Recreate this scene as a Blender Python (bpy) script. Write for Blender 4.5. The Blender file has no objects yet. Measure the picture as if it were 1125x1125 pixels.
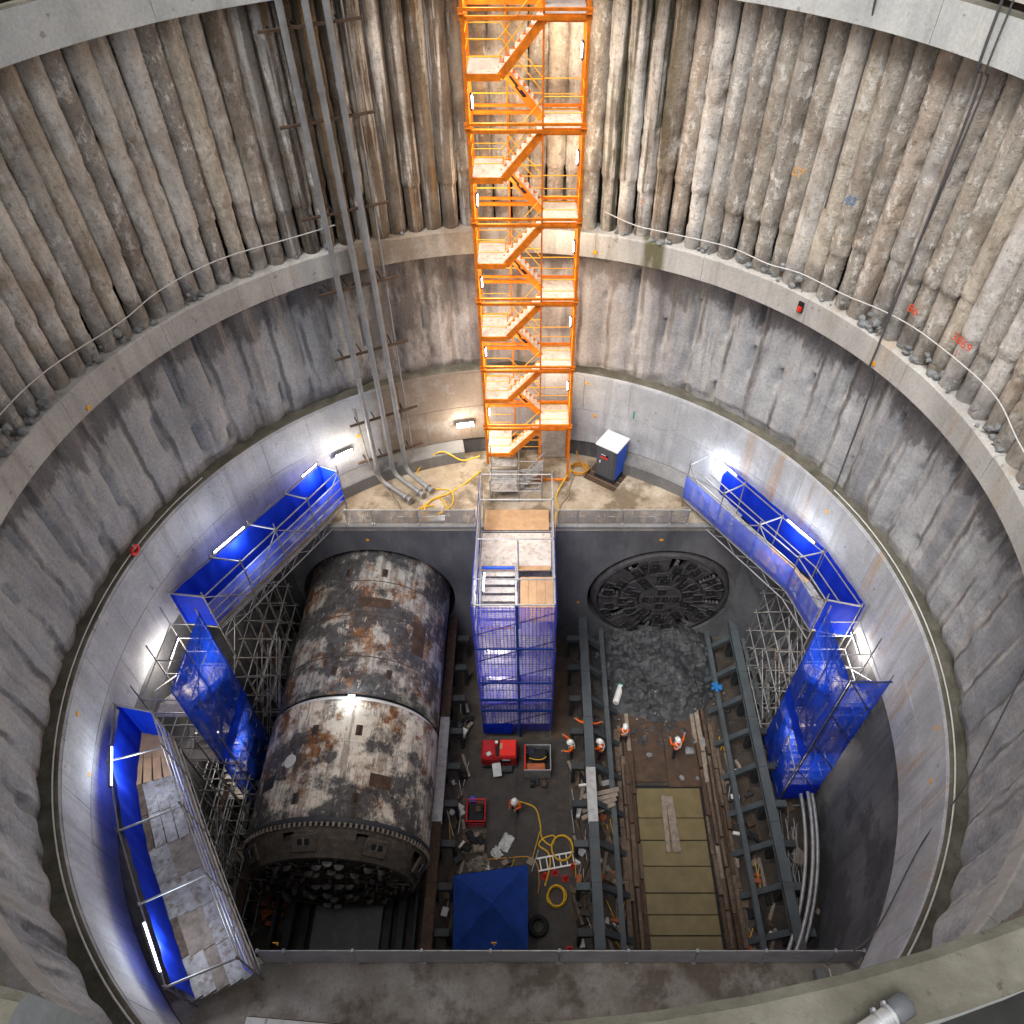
import bpy, bmesh, math, random
from mathutils import Vector, Matrix, noise
random.seed(7)
PI = math.pi
R = math.radians
scene = bpy.context.scene
COL = scene.collection

# ---------------------------------------------------------------- camera
cam_data = bpy.data.cameras.new("camera")
cam = bpy.data.objects.new("camera", cam_data)
COL.objects.link(cam)
cam.location = (0, 0, 36.5)
cam.rotation_euler = (R(90 - 46.71), 0, 0)
cam_data.sensor_width = 36
cam_data.lens = 36 * 837.62 / 1125
cam_data.shift_x = (562.5 - 584.86) / 1125
cam_data.shift_y = (534.41 - 562.5) / 1125
cam_data.clip_start = 0.1
cam_data.clip_end = 500
scene.camera = cam

# ---------------------------------------------------------------- sky, sun, exposure
world = bpy.data.worlds.new("World")
scene.world = world
world.use_nodes = True
wn = world.node_tree
bg = wn.nodes["Background"]
sky = wn.nodes.new("ShaderNodeTexSky")
sky.sky_type = 'NISHITA'
sky.sun_disc = False
SUN_EL, SUN_AZ = 64.0, 218.0            # azimuth measured clockwise from +y
sky.sun_elevation = R(SUN_EL)
sky.sun_rotation = R(SUN_AZ)
sky.dust_density = 6.0
sky.air_density = 1.0
hs = wn.nodes.new("ShaderNodeHueSaturation")   # overcast: the grey of cloud instead of blue air
hs.inputs["Saturation"].default_value = 0.25
wn.links.new(sky.outputs[0], hs.inputs["Color"])
wn.links.new(hs.outputs[0], bg.inputs[0])
bg.inputs[1].default_value = 0.10
sun_d = bpy.data.lights.new("sun", 'SUN')
sun_d.energy = 1.5
sun_d.angle = R(24)
sun_d.color = (1.0, 0.97, 0.93)
sun = bpy.data.objects.new("sun", sun_d)
COL.objects.link(sun)
sd = Vector((math.sin(R(SUN_AZ)) * math.cos(R(SUN_EL)), math.cos(R(SUN_AZ)) * math.cos(R(SUN_EL)), math.sin(R(SUN_EL))))
sun.rotation_euler = sd.to_track_quat('Z', 'Y').to_euler()
sun.location = sd * 80
scene.view_settings.view_transform = 'Standard'
scene.view_settings.look = 'None'
scene.view_settings.exposure = 0.66
scene.view_settings.gamma = 1
scene.view_settings.use_curve_mapping = False
scene.cycles.max_bounces = 5
scene.cycles.diffuse_bounces = 3
scene.cycles.transparent_max_bounces = 8
scene.cycles.sample_clamp_indirect = 6
scene.cycles.use_adaptive_sampling = True
scene.cycles.adaptive_threshold = 0.04
scene.cycles.caustics_reflective = False
scene.cycles.caustics_refractive = False

# ---------------------------------------------------------------- layout
CX, CY = -0.83, 14.25           # shaft axis
Z_LEDGE = 9.2
Y_FAR, Y_NEAR = 22.9, 5.6       # faces of the two ledges
R_CAP, R_RING, R_COL, R_SHOT, R_LOW = 13.5, 13.76, 13.96, 14.44, 14.08

# ---------------------------------------------------------------- node helpers
class NT:
    def __init__(s, name):
        s.m = bpy.data.materials.new(name); s.m.use_nodes = True
        s.t = s.m.node_tree; s.b = s.t.nodes["Principled BSDF"]; s.out = s.t.nodes["Material Output"]
        s.pos = None
    def n(s, k): return s.t.nodes.new(k)
    def l(s, a, b): s.t.links.new(a, b)
    def P(s):
        if s.pos is None: s.pos = s.n("ShaderNodeNewGeometry").outputs["Position"]
        return s.pos
    def setin(s, sock, v):
        if hasattr(v, "is_linked") or hasattr(v, "links"): s.l(v, sock)
        else: sock.default_value = v
    def mapv(s, vec, scale=(1, 1, 1), loc=(0, 0, 0)):
        m = s.n("ShaderNodeMapping"); s.l(vec, m.inputs[0])
        m.inputs["Scale"].default_value = scale; m.inputs["Location"].default_value = loc
        return m.outputs[0]
    def noise(s, scale, detail=5, rough=.6, vec=None, st=None, loc=(0, 0, 0), dist=0):
        v = vec if vec is not None else s.P()
        if st or loc != (0, 0, 0): v = s.mapv(v, st or (1, 1, 1), loc)
        k = s.n("ShaderNodeTexNoise"); s.l(v, k.inputs["Vector"])
        k.inputs["Scale"].default_value = scale; k.inputs["Detail"].default_value = min(detail, 5)
        k.inputs["Roughness"].default_value = rough; k.inputs["Distortion"].default_value = dist
        return k.outputs["Fac"]
    def voro(s, scale, vec=None, st=None):
        v = vec if vec is not None else s.P()
        if st: v = s.mapv(v, st)
        k = s.n("ShaderNodeTexVoronoi"); s.l(v, k.inputs["Vector"]); k.inputs["Scale"].default_value = scale
        return k.outputs["Distance"]
    def ramp(s, fac, stops, interp='LINEAR'):
        r = s.n("ShaderNodeValToRGB"); s.l(fac, r.inputs[0]); cr = r.color_ramp; cr.interpolation = interp
        while len(cr.elements) < len(stops): cr.elements.new(.5)
        for e, (p, c) in zip(cr.elements, stops):
            e.position = p
            e.color = (c, c, c, 1) if isinstance(c, (int, float)) else (*c, 1)
        return r.outputs[0]
    def mix(s, fac, a, b, mode='MIX'):
        k = s.n("ShaderNodeMix"); k.data_type = 'RGBA'; k.blend_type = mode
        s.setin(k.inputs[0], fac)
        for sock, v in ((k.inputs[6], a), (k.inputs[7], b)):
            if isinstance(v, tuple): sock.default_value = (*v, 1)
            else: s.l(v, sock)
        return k.outputs[2]
    def math(s, op, a, b=0.0, c=None):
        k = s.n("ShaderNodeMath"); k.operation = op
        s.setin(k.inputs[0], a); s.setin(k.inputs[1], b)
        if c is not None: s.setin(k.inputs[2], c)
        return k.outputs[0]
    def step(s, x, lo, hi):
        k = s.n("ShaderNodeMapRange"); k.interpolation_type = 'SMOOTHSTEP'
        s.setin(k.inputs[0], x); k.inputs[1].default_value = lo; k.inputs[2].default_value = hi
        return k.outputs[0]
    def window(s, x, a, b, soft):
        return s.math('MULTIPLY', s.step(x, a - soft, a + soft), s.math('SUBTRACT', 1.0, s.step(x, b - soft, b + soft)))
    def xyz(s):
        k = s.n("ShaderNodeSeparateXYZ"); s.l(s.P(), k.inputs[0]); return k.outputs
    def rnd(s): return s.n("ShaderNodeObjectInfo").outputs["Random"]
    def bump(s, h, strength=.4, dist=.05):
        b = s.n("ShaderNodeBump"); s.l(h, b.inputs["Height"])
        b.inputs["Strength"].default_value = strength; b.inputs["Distance"].default_value = dist
        s.l(b.outputs[0], s.b.inputs["Normal"])
    def done(s, col, rough=.8, metal=0., spec=.3):
        s.setin(s.b.inputs["Base Color"], col if not isinstance(col, tuple) else (*col, 1))
        s.setin(s.b.inputs["Roughness"], rough); s.b.inputs["Metallic"].default_value = metal
        s.b.inputs["Specular IOR Level"].default_value = spec
        return s.m

M = {}
def plain(name, col, rough=.6, metal=0., var=.25, scale=3., bump=.15, dirt=None, dirt_amt=.45):
    t = NT(name)
    n1 = t.noise(scale, 6, .65)
    c = t.mix(t.ramp(n1, [(.3, 0.), (.7, 1.)]), tuple(x * (1 - var) for x in col), tuple(min(1, x * (1 + var * .6)) for x in col))
    if dirt:
        d = t.noise(scale * 2.3, 7, .7, loc=(5, 2, 9))
        c = t.mix(t.ramp(d, [(1 - dirt_amt - .08, 0.), (1 - dirt_amt + .1, 1.)]), c, dirt)
    if bump: t.bump(t.noise(scale * 8, 4, .6), bump, .02)
    M[name] = t.done(c, rough, metal)
    return M[name]

def make_materials():
    # --- bored piles
    t = NT("pile_concrete"); x, y, z = t.xyz()
    base = t.ramp(t.rnd(), [(0, (.52, .49, .44)), (.15, (.72, .70, .66)), (.3, (.58, .51, .44)), (.45, (.78, .77, .75)), (.6, (.45, .43, .40)), (.75, (.68, .63, .54)), (.9, (.54, .53, .51)), (1, (.80, .79, .76))], 'CONSTANT')
    n = t.noise(1.1, 8, .7, st=(1, 1, .45))
    c = t.mix(1.0, base, t.ramp(n, [(.28, (.52, .47, .43)), (.42, (.92, .90, .88)), (.6, (1.05, 1.04, 1.03)), (.74, (1.2, 1.2, 1.19))]), 'MULTIPLY')
    fine = t.noise(7, 8, .75)
    c = t.mix(1.0, c, t.ramp(fine, [(.31, (.42, .39, .37)), (.44, (.95, .94, .93)), (.6, (1.05, 1.05, 1.05)), (.7, (1.25, 1.25, 1.25))]), 'MULTIPLY')
    chip = t.ramp(t.noise(2.6, 9, .8, st=(1, 1, .6), loc=(3, 1, 7)), [(.535, 0.), (.60, 1.)])
    c = t.mix(t.math('MULTIPLY', chip, .9), c, (.86, .84, .80))
    ochre = t.ramp(t.noise(.9, 5, .6, loc=(9, 4, 2)), [(.53, 0.), (.68, 1.)])
    c = t.mix(t.math('MULTIPLY', ochre, .32), c, (.46, .32, .18))
    grime = t.ramp(t.noise(3.4, 5, .65, st=(1, 1, .07), loc=(6, 2, 5)), [(.50, 0.), (.62, 1.)])
    c = t.mix(t.math('MULTIPLY', grime, .28), c, (.22, .17, .13))
    # brown dirt washed down from the capping beam, ragged lower edge
    top = t.step(t.math('ADD', z, t.math('MULTIPLY', t.noise(1.3, 5, .7, st=(1, 1, .3)), 2.2)), 30.0, 30.9)
    c = t.mix(t.math('MULTIPLY', top, .42), c, (.19, .15, .12))
    # dark splash zone over the ring beam
    foot = t.math('SUBTRACT', 1.0, t.step(t.math('ADD', z, t.math('MULTIPLY', t.noise(1.2, 5, .7), 2.0)), 23.1, 24.1))
    c = t.mix(t.math('MULTIPLY', foot, .5), c, (.20, .20, .20))
    # seepage: wet dark streaks in two places of the far wall
    streak = t.ramp(t.noise(1.7, 6, .65, st=(1, 1, .05)), [(.43, 0.), (.51, 1.)])
    w1 = t.math('MULTIPLY', t.window(x, -9.2, -1.6, 1.2), t.step(y, 18, 22))
    w2 = t.math('MULTIPLY', t.window(x, 2.6, 4.9, .5), t.step(y, 18, 22))
    c = t.mix(t.math('MULTIPLY', t.math('MULTIPLY', streak, w1), .85), c, (.085, .055, .03))
    c = t.mix(t.math('MULTIPLY', t.math('MULTIPLY', t.ramp(t.noise(2.2, 5, .6, st=(1, 1, .04), loc=(4, 0, 0)), [(.48, 0.), (.58, 1.)]), w2), .85), c, (.055, .05, .018))
    rust = t.ramp(t.noise(2.4, 5, .6, st=(1, 1, .05), loc=(1, 8, 0)), [(.55, 0.), (.66, 1.)])
    c = t.mix(t.math('MULTIPLY', t.math('MULTIPLY', rust, w1), .75), c, (.42, .23, .07))
    lift = t.ramp(t.noise(1.0, 2, .5, vec=t.mapv(t.P(), (.9, .9, .8)), loc=(2, 7, 1)), [(.40, (.80, .76, .72)), (.47, (1.0, 1.0, 1.0)), (.6, (1.08, 1.06, 1.03))])
    c = t.mix(1.0, c, lift, 'MULTIPLY')
    h = t.math('ADD', t.noise(6, 9, .8, st=(1, 1, .8)), t.math('MULTIPLY', t.noise(16, 4, .7, st=(.3, .3, 2.0)), .35))
    t.bump(h, 1.0, .13)
    M["pile"] = t.done(c, .9)

    # --- shotcrete between ring beam and collar
    t = NT("shotcrete"); x, y, z = t.xyz()
    n = t.noise(.8, 8, .65, st=(1, 1, .35))
    c = t.ramp(n, [(.28, (.24, .247, .262)), (.45, (.36, .37, .388)), (.6, (.44, .45, .465)), (.78, (.56, .56, .565))])
    ang = t.math('MULTIPLY', t.math('ARCTAN2', t.math('SUBTRACT', y, CY), t.math('SUBTRACT', x, CX)), 68 / (2 * PI))
    fr = t.math('PINGPONG', t.math('ADD', ang, t.math('MULTIPLY', t.noise(.9, 4, .6, st=(1, 1, .5)), .35)), .5)
    cell = t.n("ShaderNodeTexWhiteNoise"); cell.noise_dimensions = '1D'; t.l(t.math('FLOOR', t.math('ADD', ang, .5)), cell.inputs["W"])
    c = t.mix(1.0, c, t.ramp(cell.outputs["Value"], [(0, (.78, .78, .8)), (1, (1.18, 1.17, 1.15))]), 'MULTIPLY')
    seam = t.math('MULTIPLY', t.math('SUBTRACT', 1.0, t.step(fr, .03, .10)), t.ramp(t.noise(.8, 4, .6, st=(1, 1, .5), loc=(8, 1, 4)), [(.42, 0.), (.56, 1.)]))
    c = t.mix(t.math('MULTIPLY', seam, .75), c, (.10, .095, .09))
    pal = t.math('MULTIPLY', t.window(fr, .10, .20, .04), t.ramp(t.noise(1.1, 4, .6, st=(1, 1, .3), loc=(1, 6, 2)), [(.50, 0.), (.62, 1.)]))
    c = t.mix(t.math('MULTIPLY', pal, .6), c, (.60, .57, .53))
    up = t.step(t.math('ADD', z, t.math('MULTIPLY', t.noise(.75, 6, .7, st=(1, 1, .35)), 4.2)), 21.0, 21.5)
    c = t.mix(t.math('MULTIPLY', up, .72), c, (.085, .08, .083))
    st = t.ramp(t.noise(2.3, 6, .65, st=(1, 1, .05)), [(.54, 0.), (.66, 1.)])
    c = t.mix(t.math('MULTIPLY', st, .45), c, (.45, .41, .36))
    dk = t.ramp(t.noise(1.6, 6, .65, st=(1, 1, .08), loc=(7, 3, 0)), [(.58, 0.), (.68, 1.)])
    c = t.mix(t.math('MULTIPLY', dk, .5), c, (.08, .075, .075))
    warm = t.math('MULTIPLY', t.window(x, -7, 5, 2.5), t.step(y, 20, 24))
    c = t.mix(t.math('MULTIPLY', warm, .35), c, (.33, .26, .22))
    wet = t.math('MULTIPLY', t.math('MULTIPLY', t.window(x, -9, -2.5, 1.5), t.step(y, 20, 24)), t.ramp(t.noise(.9, 6, .65, st=(1, 1, .3), loc=(2, 2, 2)), [(.45, 0.), (.58, 1.)]))
    c = t.mix(t.math('MULTIPLY', wet, .7), c, (.06, .05, .045))
    c = t.mix(1.0, c, t.ramp(t.noise(9, 8, .7), [(.3, (.75, .75, .75)), (.7, (1.15, 1.15, 1.15))]), 'MULTIPLY')
    t.bump(t.noise(6, 9, .75), .7, .06)
    M["shotcrete"] = t.done(c, .92)

    # --- smooth cast concrete, several tones
    def cast(key, lo, mid, hi, streak=(.3, .27, .24), samt=.4, rust=0., patches=None, pamt=.5, sc=.55, rough=.8):
        t = NT(key + "_concrete"); x, y, z = t.xyz()
        n = t.noise(sc, 8, .62, st=(1, 1, .5))
        c = t.ramp(n, [(.3, lo), (.5, mid), (.72, hi)])
        s = t.ramp(t.noise(2.6, 6, .6, st=(1, 1, .06)), [(.52, 0.), (.68, 1.)])
        c = t.mix(t.math('MULTIPLY', s, samt), c, streak)
        if patches:
            p = t.ramp(t.noise(.42, 7, .66, loc=(11, 3, 5)), [(.5, 0.), (.58, 1.)])
            c = t.mix(t.math('MULTIPLY', p, pamt), c, patches)
        if rust:
            r_ = t.math('MULTIPLY', t.ramp(t.noise(1.0, 5, .6, st=(1, 1, .06), loc=(3, 9, 0)), [(.56, 0.), (.66, 1.)]), t.step(x, 7.5, 11))
            c = t.mix(t.math('MULTIPLY', r_, rust), c, (.45, .26, .10))
            b_ = t.math('MULTIPLY', t.math('MULTIPLY', t.window(x, -7.2, -1.9, .35), t.step(y, 22, 25)), t.ramp(t.noise(.7, 4, .6), [(.30, .5), (.5, 1.)]))
            c = t.mix(t.math('MULTIPLY', b_, .8), c, (.17, .12, .075))
            if key == "ring":
                gz = t.math('MULTIPLY', t.math('MULTIPLY', t.window(x, 4.3, 5.1, .12), t.step(y, 22, 25)), t.ramp(t.noise(3, 4, .6, st=(1, 1, .1)), [(.35, .3), (.5, 1.)]))
                c = t.mix(t.math('MULTIPLY', gz, .85), c, (.085, .08, .025))
        c = t.mix(1.0, c, t.ramp(t.noise(11, 8, .7), [(.3, (.82, .82, .82)), (.7, (1.1, 1.1, 1.1))]), 'MULTIPLY')
        spot = t.ramp(t.noise(3.1, 3, .5, loc=(4, 4, 4)), [(.69, 0.), (.73, 1.)])
        c = t.mix(t.math('MULTIPLY', spot, .5), c, (.12, .11, .10))
        t.bump(t.noise(9, 8, .7), .3, .03)
        M[key] = t.done(c, rough)
    cast("collar", (.34, .35, .375), (.46, .475, .505), (.57, .575, .59), (.27, .265, .27), .5, rust=.7, patches=(.36, .37, .39), pamt=.6, sc=.8)
    cast("ring", (.33, .32, .30), (.46, .45, .43), (.56, .55, .52), (.26, .22, .18), .45, rust=.35)
    cast("cap", (.40, .42, .42), (.53, .55, .54), (.62, .63, .61), (.33, .32, .27), .3)
    t = NT("cap_concrete_top"); n = t.noise(1.6, 5, .65)  # dirty beam top, with the shade over it darkened into the colour
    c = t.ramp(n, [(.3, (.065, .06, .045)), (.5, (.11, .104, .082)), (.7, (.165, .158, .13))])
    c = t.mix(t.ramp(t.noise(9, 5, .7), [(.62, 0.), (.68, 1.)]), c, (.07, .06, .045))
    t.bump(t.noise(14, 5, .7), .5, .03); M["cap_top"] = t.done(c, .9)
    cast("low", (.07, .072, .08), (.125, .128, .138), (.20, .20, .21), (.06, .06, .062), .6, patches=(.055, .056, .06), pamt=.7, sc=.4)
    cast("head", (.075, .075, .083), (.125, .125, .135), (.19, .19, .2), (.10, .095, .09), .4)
    cast("ledge", (.24, .185, .125), (.38, .31, .23), (.53, .46, .37), (.25, .19, .13), .2, patches=(.13, .095, .06), pamt=.8, sc=.7, rough=.6)
    cast("nearledge", (.25, .22, .18), (.36, .32, .275), (.55, .52, .47), (.2, .17, .13), .2, patches=(.15, .115, .085), pamt=.8, sc=.5, rough=.7)
    cast("bench", (.14, .14, .14), (.2, .2, .2), (.27, .27, .265))
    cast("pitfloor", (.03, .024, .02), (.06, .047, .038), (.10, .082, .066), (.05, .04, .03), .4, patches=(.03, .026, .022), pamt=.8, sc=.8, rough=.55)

    # --- tunnel shield: worn cream paint, rust, bare dark steel
    def shield(key, paint, dark_amt, rust_amt, seed):
        t = NT(key); x, y, z = t.xyz()
        c = t.mix(t.ramp(t.noise(1.6, 6, .6, loc=(seed, 0, 0)), [(.35, 0.), (.65, 1.)]), tuple(v * .72 for v in paint), paint)
        # long axial smears
        sm = t.ramp(t.noise(2.6, 7, .7, st=(1.4, .12, 1.4), loc=(seed, 2, 0)), [(.50, 0.), (.55, 1.)])
        c = t.mix(t.math('MULTIPLY', sm, .6), c, (.16, .115, .08))
        r_ = t.ramp(t.noise(.62, 9, .72, loc=(seed, 5, 1)), [(1 - rust_amt - .06, 0.), (1 - rust_amt + .03, 1.)])
        rc = t.ramp(t.noise(3.2, 7, .7, st=(1, .5, 1)), [(.35, (.07, .035, .02)), (.52, (.22, .095, .035)), (.66, (.36, .21, .10))])
        c = t.mix(r_, c, rc)
        d_ = t.ramp(t.noise(.5, 9, .70, loc=(seed + 4, 1, 6)), [(1 - dark_amt - .05, 0.), (1 - dark_amt + .03, 1.)])
        dc = t.ramp(t.noise(4, 6, .7), [(.35, (.02, .02, .022)), (.65, (.085, .085, .092))])
        c = t.mix(t.math('MULTIPLY', d_, .92), c, dc)
        fl = t.ramp(t.noise(4.4, 8, .75, st=(1, .4, 1), loc=(seed, 9, 3)), [(.60, 0.), (.64, 1.)])
        c = t.mix(t.math('MULTIPLY', fl, .7), c, (.62, .56, .47))
        dr = t.ramp(t.noise(5.5, 8, .8, st=(1, .35, 1), loc=(seed, 3, 8)), [(.58, 0.), (.63, 1.)])
        c = t.mix(t.math('MULTIPLY', dr, .6), c, (.08, .055, .04))
        t.bump(t.noise(7, 8, .75), .5, .03)
        M[key] = t.done(c, .65)
    shield("shield_front", (.82, .75, .63), .47, .43, 0.0)
    shield("shield_rear", (.52, .50, .46), .50, .455, 7.0)

    plain("orange", (.78, .20, .010), .55, 0, .35, 3, .1, (.36, .10, .025), .36)
    plain("yellow", (.86, .42, .02), .45, 0, .15, 2, .05)
    plain("galv", (.42, .43, .44), .45, .55, .3, 4, .1, (.20, .17, .14), .3)
    plain("tube", (.27, .26, .245), .5, .4, .3, 5, .1, (.22, .16, .10), .34)
    plain("pipe_steel", (.25, .257, .27), .5, .2, .3, 1.3, .08, (.26, .19, .13), .36)
    plain("steel_blue", (.075, .09, .10), .55, .25, .3, 1.5, .12, (.10, .07, .045), .36)
    plain("steel_dark", (.045, .05, .054), .6, .3, .35, 2, .15, (.09, .06, .04), .33)
    plain("steel_rust", (.085, .055, .038), .8, .1, .4, 2.5, .3, (.19, .10, .05), .36)
    plain("cutter_body", (.105, .088, .072), .75, .15, .45, 3, .5, (.25, .17, .11), .37)
    plain("cutter_dark", (.016, .016, .018), .85, .1, .4, 3, .5)
    plain("cutter_roller", (.17, .16, .15), .5, .5, .3, 5, .2, (.1, .08, .06), .35)
    plain("mud_head", (.062, .058, .062), .8, .0, .45, 3, .6, (.12, .11, .11), .34)
    plain("mud_roller", (.13, .125, .13), .8, .0, .4, 4, .5)
    plain("muck", (.040, .043, .047), .5, 0, .55, 2.0, .9, (.10, .10, .10), .34)
    plain("rock", (.062, .062, .066), .85, 0, .5, 4, .6, (.16, .155, .15), .28)
    plain("lump", (.24, .255, .26), .9, 0, .45, 3, .7, (.16, .16, .16), .4)
    plain("timber", (.13, .095, .07), .85, 0, .5, 4, .5, (.30, .24, .18), .34)
    plain("timber_pale", (.27, .225, .18), .85, 0, .4, 4, .4, (.16, .12, .09), .33)
    plain("plywood", (.46, .29, .16), .7, 0, .25, 2, .15, (.28, .17, .1), .3)
    plain("deck_steel", (.36, .35, .34), .6, .2, .45, 2.2, .2, (.17, .125, .095), .43)
    plain("deck_pale", (.60, .56, .52), .6, .1, .25, 2.5, .1, (.33, .26, .20), .4)
    plain("plate_brown", (.085, .052, .034), .6, .15, .45, 1.4, .3, (.055, .04, .03), .42)
    plain("plate_grey", (.05, .044, .039), .55, .2, .4, 1.2, .25, (.07, .055, .045), .4)
    plain("silt", (.17, .135, .062), .4, 0, .25, 1.1, .08, (.15, .115, .055), .4)
    plain("black", (.012, .012, .014), .7, 0, .3, 4, .1)
    plain("rubber", (.02, .02, .02), .8, 0, .3, 4, .2)
    plain("white_paint", (.72, .72, .70), .5, 0, .12, 3, .1, (.45, .42, .38), .3)
    plain("white_plastic", (.78, .78, .78), .4, 0, .06, 3, .03)
    plain("grey_plastic", (.085, .09, .10), .5, 0, .15, 3, .05)
    plain("blue_plastic", (.012, .09, .55), .4, 0, .15, 3, .05)
    plain("red", (.42, .012, .018), .5, 0, .3, 4, .1, (.10, .02, .015), .38)
    plain("red_bright", (.75, .03, .02), .45, 0, .1, 3, .05)
    plain("hose_yellow", (.72, .42, .02), .55, 0, .2, 4, .05)
    plain("hose_orange", (.55, .25, .03), .55, 0, .2, 4, .05)
    plain("cable_white", (.62, .62, .60), .5, 0, .15, 6, .05)
    plain("cable_dark", (.10, .10, .105), .5, 0, .2, 6, .05)
    plain("target_orange", (.85, .38, .01), .5, 0, .05, 3, 0)
    plain("hivis", (.92, .15, .012), .6, 0, .12, 6, .1)
    plain("reflective", (.75, .76, .74), .4, 0, .05, 6, 0)
    plain("navy", (.022, .026, .04), .8, 0, .3, 6, .1)
    plain("boot", (.05, .035, .022), .7, 0, .3, 6, .1)
    plain("skin", (.52, .30, .20), .55, 0, .1, 6, .05)
    plain("helmet", (.85, .85, .83), .3, 0, .04, 6, 0)
    plain("canopy", (.006, .040, .235), .8, 0, .3, 2.2, .15, (.02, .045, .14), .35)
    plain("sheet_plastic", (.60, .60, .58), .45, 0, .25, 5, .3)
    plain("spray_red", (.75, .09, .03), .8, 0, .15, 9, 0)
    plain("spray_orange", (.75, .36, .05), .8, 0, .15, 9, 0)
    plain("spray_blue", (.06, .22, .48), .8, 0, .15, 9, 0)
    plain("green_paint", (.02, .30, .18), .6, 0, .15, 9, 0)
    plain("cloth_blue", (.02, .16, .42), .8, 0, .2, 9, 0)
    plain("brick_red", (.40, .12, .05), .85, 0, .3, 5, .3)

    # --- blue sheeting: woven plastic that lets light through, and an open mesh
    def sheet(key, col, trans, open_):
        t = NT(key)
        n = t.noise(1.3, 6, .6)
        c = t.mix(t.ramp(n, [(.3, 0.), (.7, 1.)]), tuple(v * .7 for v in col), col)
        t.done(c, .65, 0, .2)
        tr = t.n("ShaderNodeBsdfTranslucent"); t.l(c, tr.inputs[0])
        ms = t.n("ShaderNodeMixShader"); ms.inputs[0].default_value = trans
        t.l(t.b.outputs[0], ms.inputs[1]); t.l(tr.outputs[0], ms.inputs[2])
        last = ms.outputs[0]
        if open_:
            tp = t.n("ShaderNodeBsdfTransparent")
            m2 = t.n("ShaderNodeMixShader")
            hole = t.ramp(t.noise(3.2, 4, .65, st=(1, 1, .12), loc=(3, 3, 3)), [(.36, max(0, open_ - .17)), (.50, open_), (.66, open_ + .30)])
            if key == "blue_net":                    # coarse net: solid cords every 0.14 m
                x, y, z = t.xyz(); cords = None
                for ax in (x, z):
                    fr = t.math('FRACT', t.math('MULTIPLY', ax, 1 / .15)); k_ = t.math('LESS_THAN', fr, .22)
                    cords = k_ if cords is None else t.math('MAXIMUM', cords, k_)
                hole = t.math('MULTIPLY', hole, t.math('SUBTRACT', 1.0, t.math('MULTIPLY', cords, .8)))
            t.setin(m2.inputs[0], hole); t.l(last, m2.inputs[1]); t.l(tp.outputs[0], m2.inputs[2]); last = m2.outputs[0]
        t.l(last, t.out.inputs[0])
        M[key] = t.m
    sheet("blue_sheet", (.008, .050, .72), .5, 0)
    sheet("blue_mesh", (.012, .075, .74), .5, .17)
    sheet("blue_net", (.09, .09, .60), .55, .55)
    sheet("blue_veil", (.13, .20, .85), .55, .24)  # paler than blue_sheet: lamplight on the inner sheets put into the colour
    sheet("grey_net", (.30, .31, .33), .2, .35)
    sheet("barrier", (.50, .50, .53), .1, 0)

    def emit(key, col, e):
        t = NT(key); t.b.inputs["Base Color"].default_value = (.8, .8, .8, 1)
        t.b.inputs["Emission Color"].default_value = (*col, 1); t.b.inputs["Emission Strength"].default_value = e
        M[key] = t.m
    emit("tube_lit", (.92, .95, 1.0), 14.0)
    emit("flood_lit", (1.0, .97, .92), 40.0)
    emit("weld_lit", (.75, .88, 1.0), 60.0)
make_materials()

# ---------------------------------------------------------------- object helpers
def tag(o, label=None, cat=None, group=None, kind=None):
    if label: o["label"] = label
    if cat: o["category"] = cat
    if group: o["group"] = group
    if kind: o["kind"] = kind
    return o
def thing(name, label, cat, loc=(0, 0, 0), rz=0., group=None):
    o = bpy.data.objects.new(name, None); COL.objects.link(o)
    o.empty_display_size = .2
    o.location = loc; o.rotation_euler = (0, 0, rz)
    return tag(o, label, cat, group)
def part(name, mesh, parent=None, loc=(0, 0, 0), rot=(0, 0, 0), scale=None, mat=None):
    """an object in its parent's local frame"""
    if mat is not None and not mesh.materials: mesh.materials.append(M[mat])
    o = bpy.data.objects.new(name, mesh); COL.objects.link(o)
    if parent is not None: o.parent = parent
    o.location = loc; o.rotation_euler = rot
    if scale is not None: o.scale = scale
    return o
def struct(name, mesh, mat=None, loc=(0, 0, 0)):
    o = part(name, mesh, None, loc, mat=mat); o["kind"] = "structure"; return o

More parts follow.
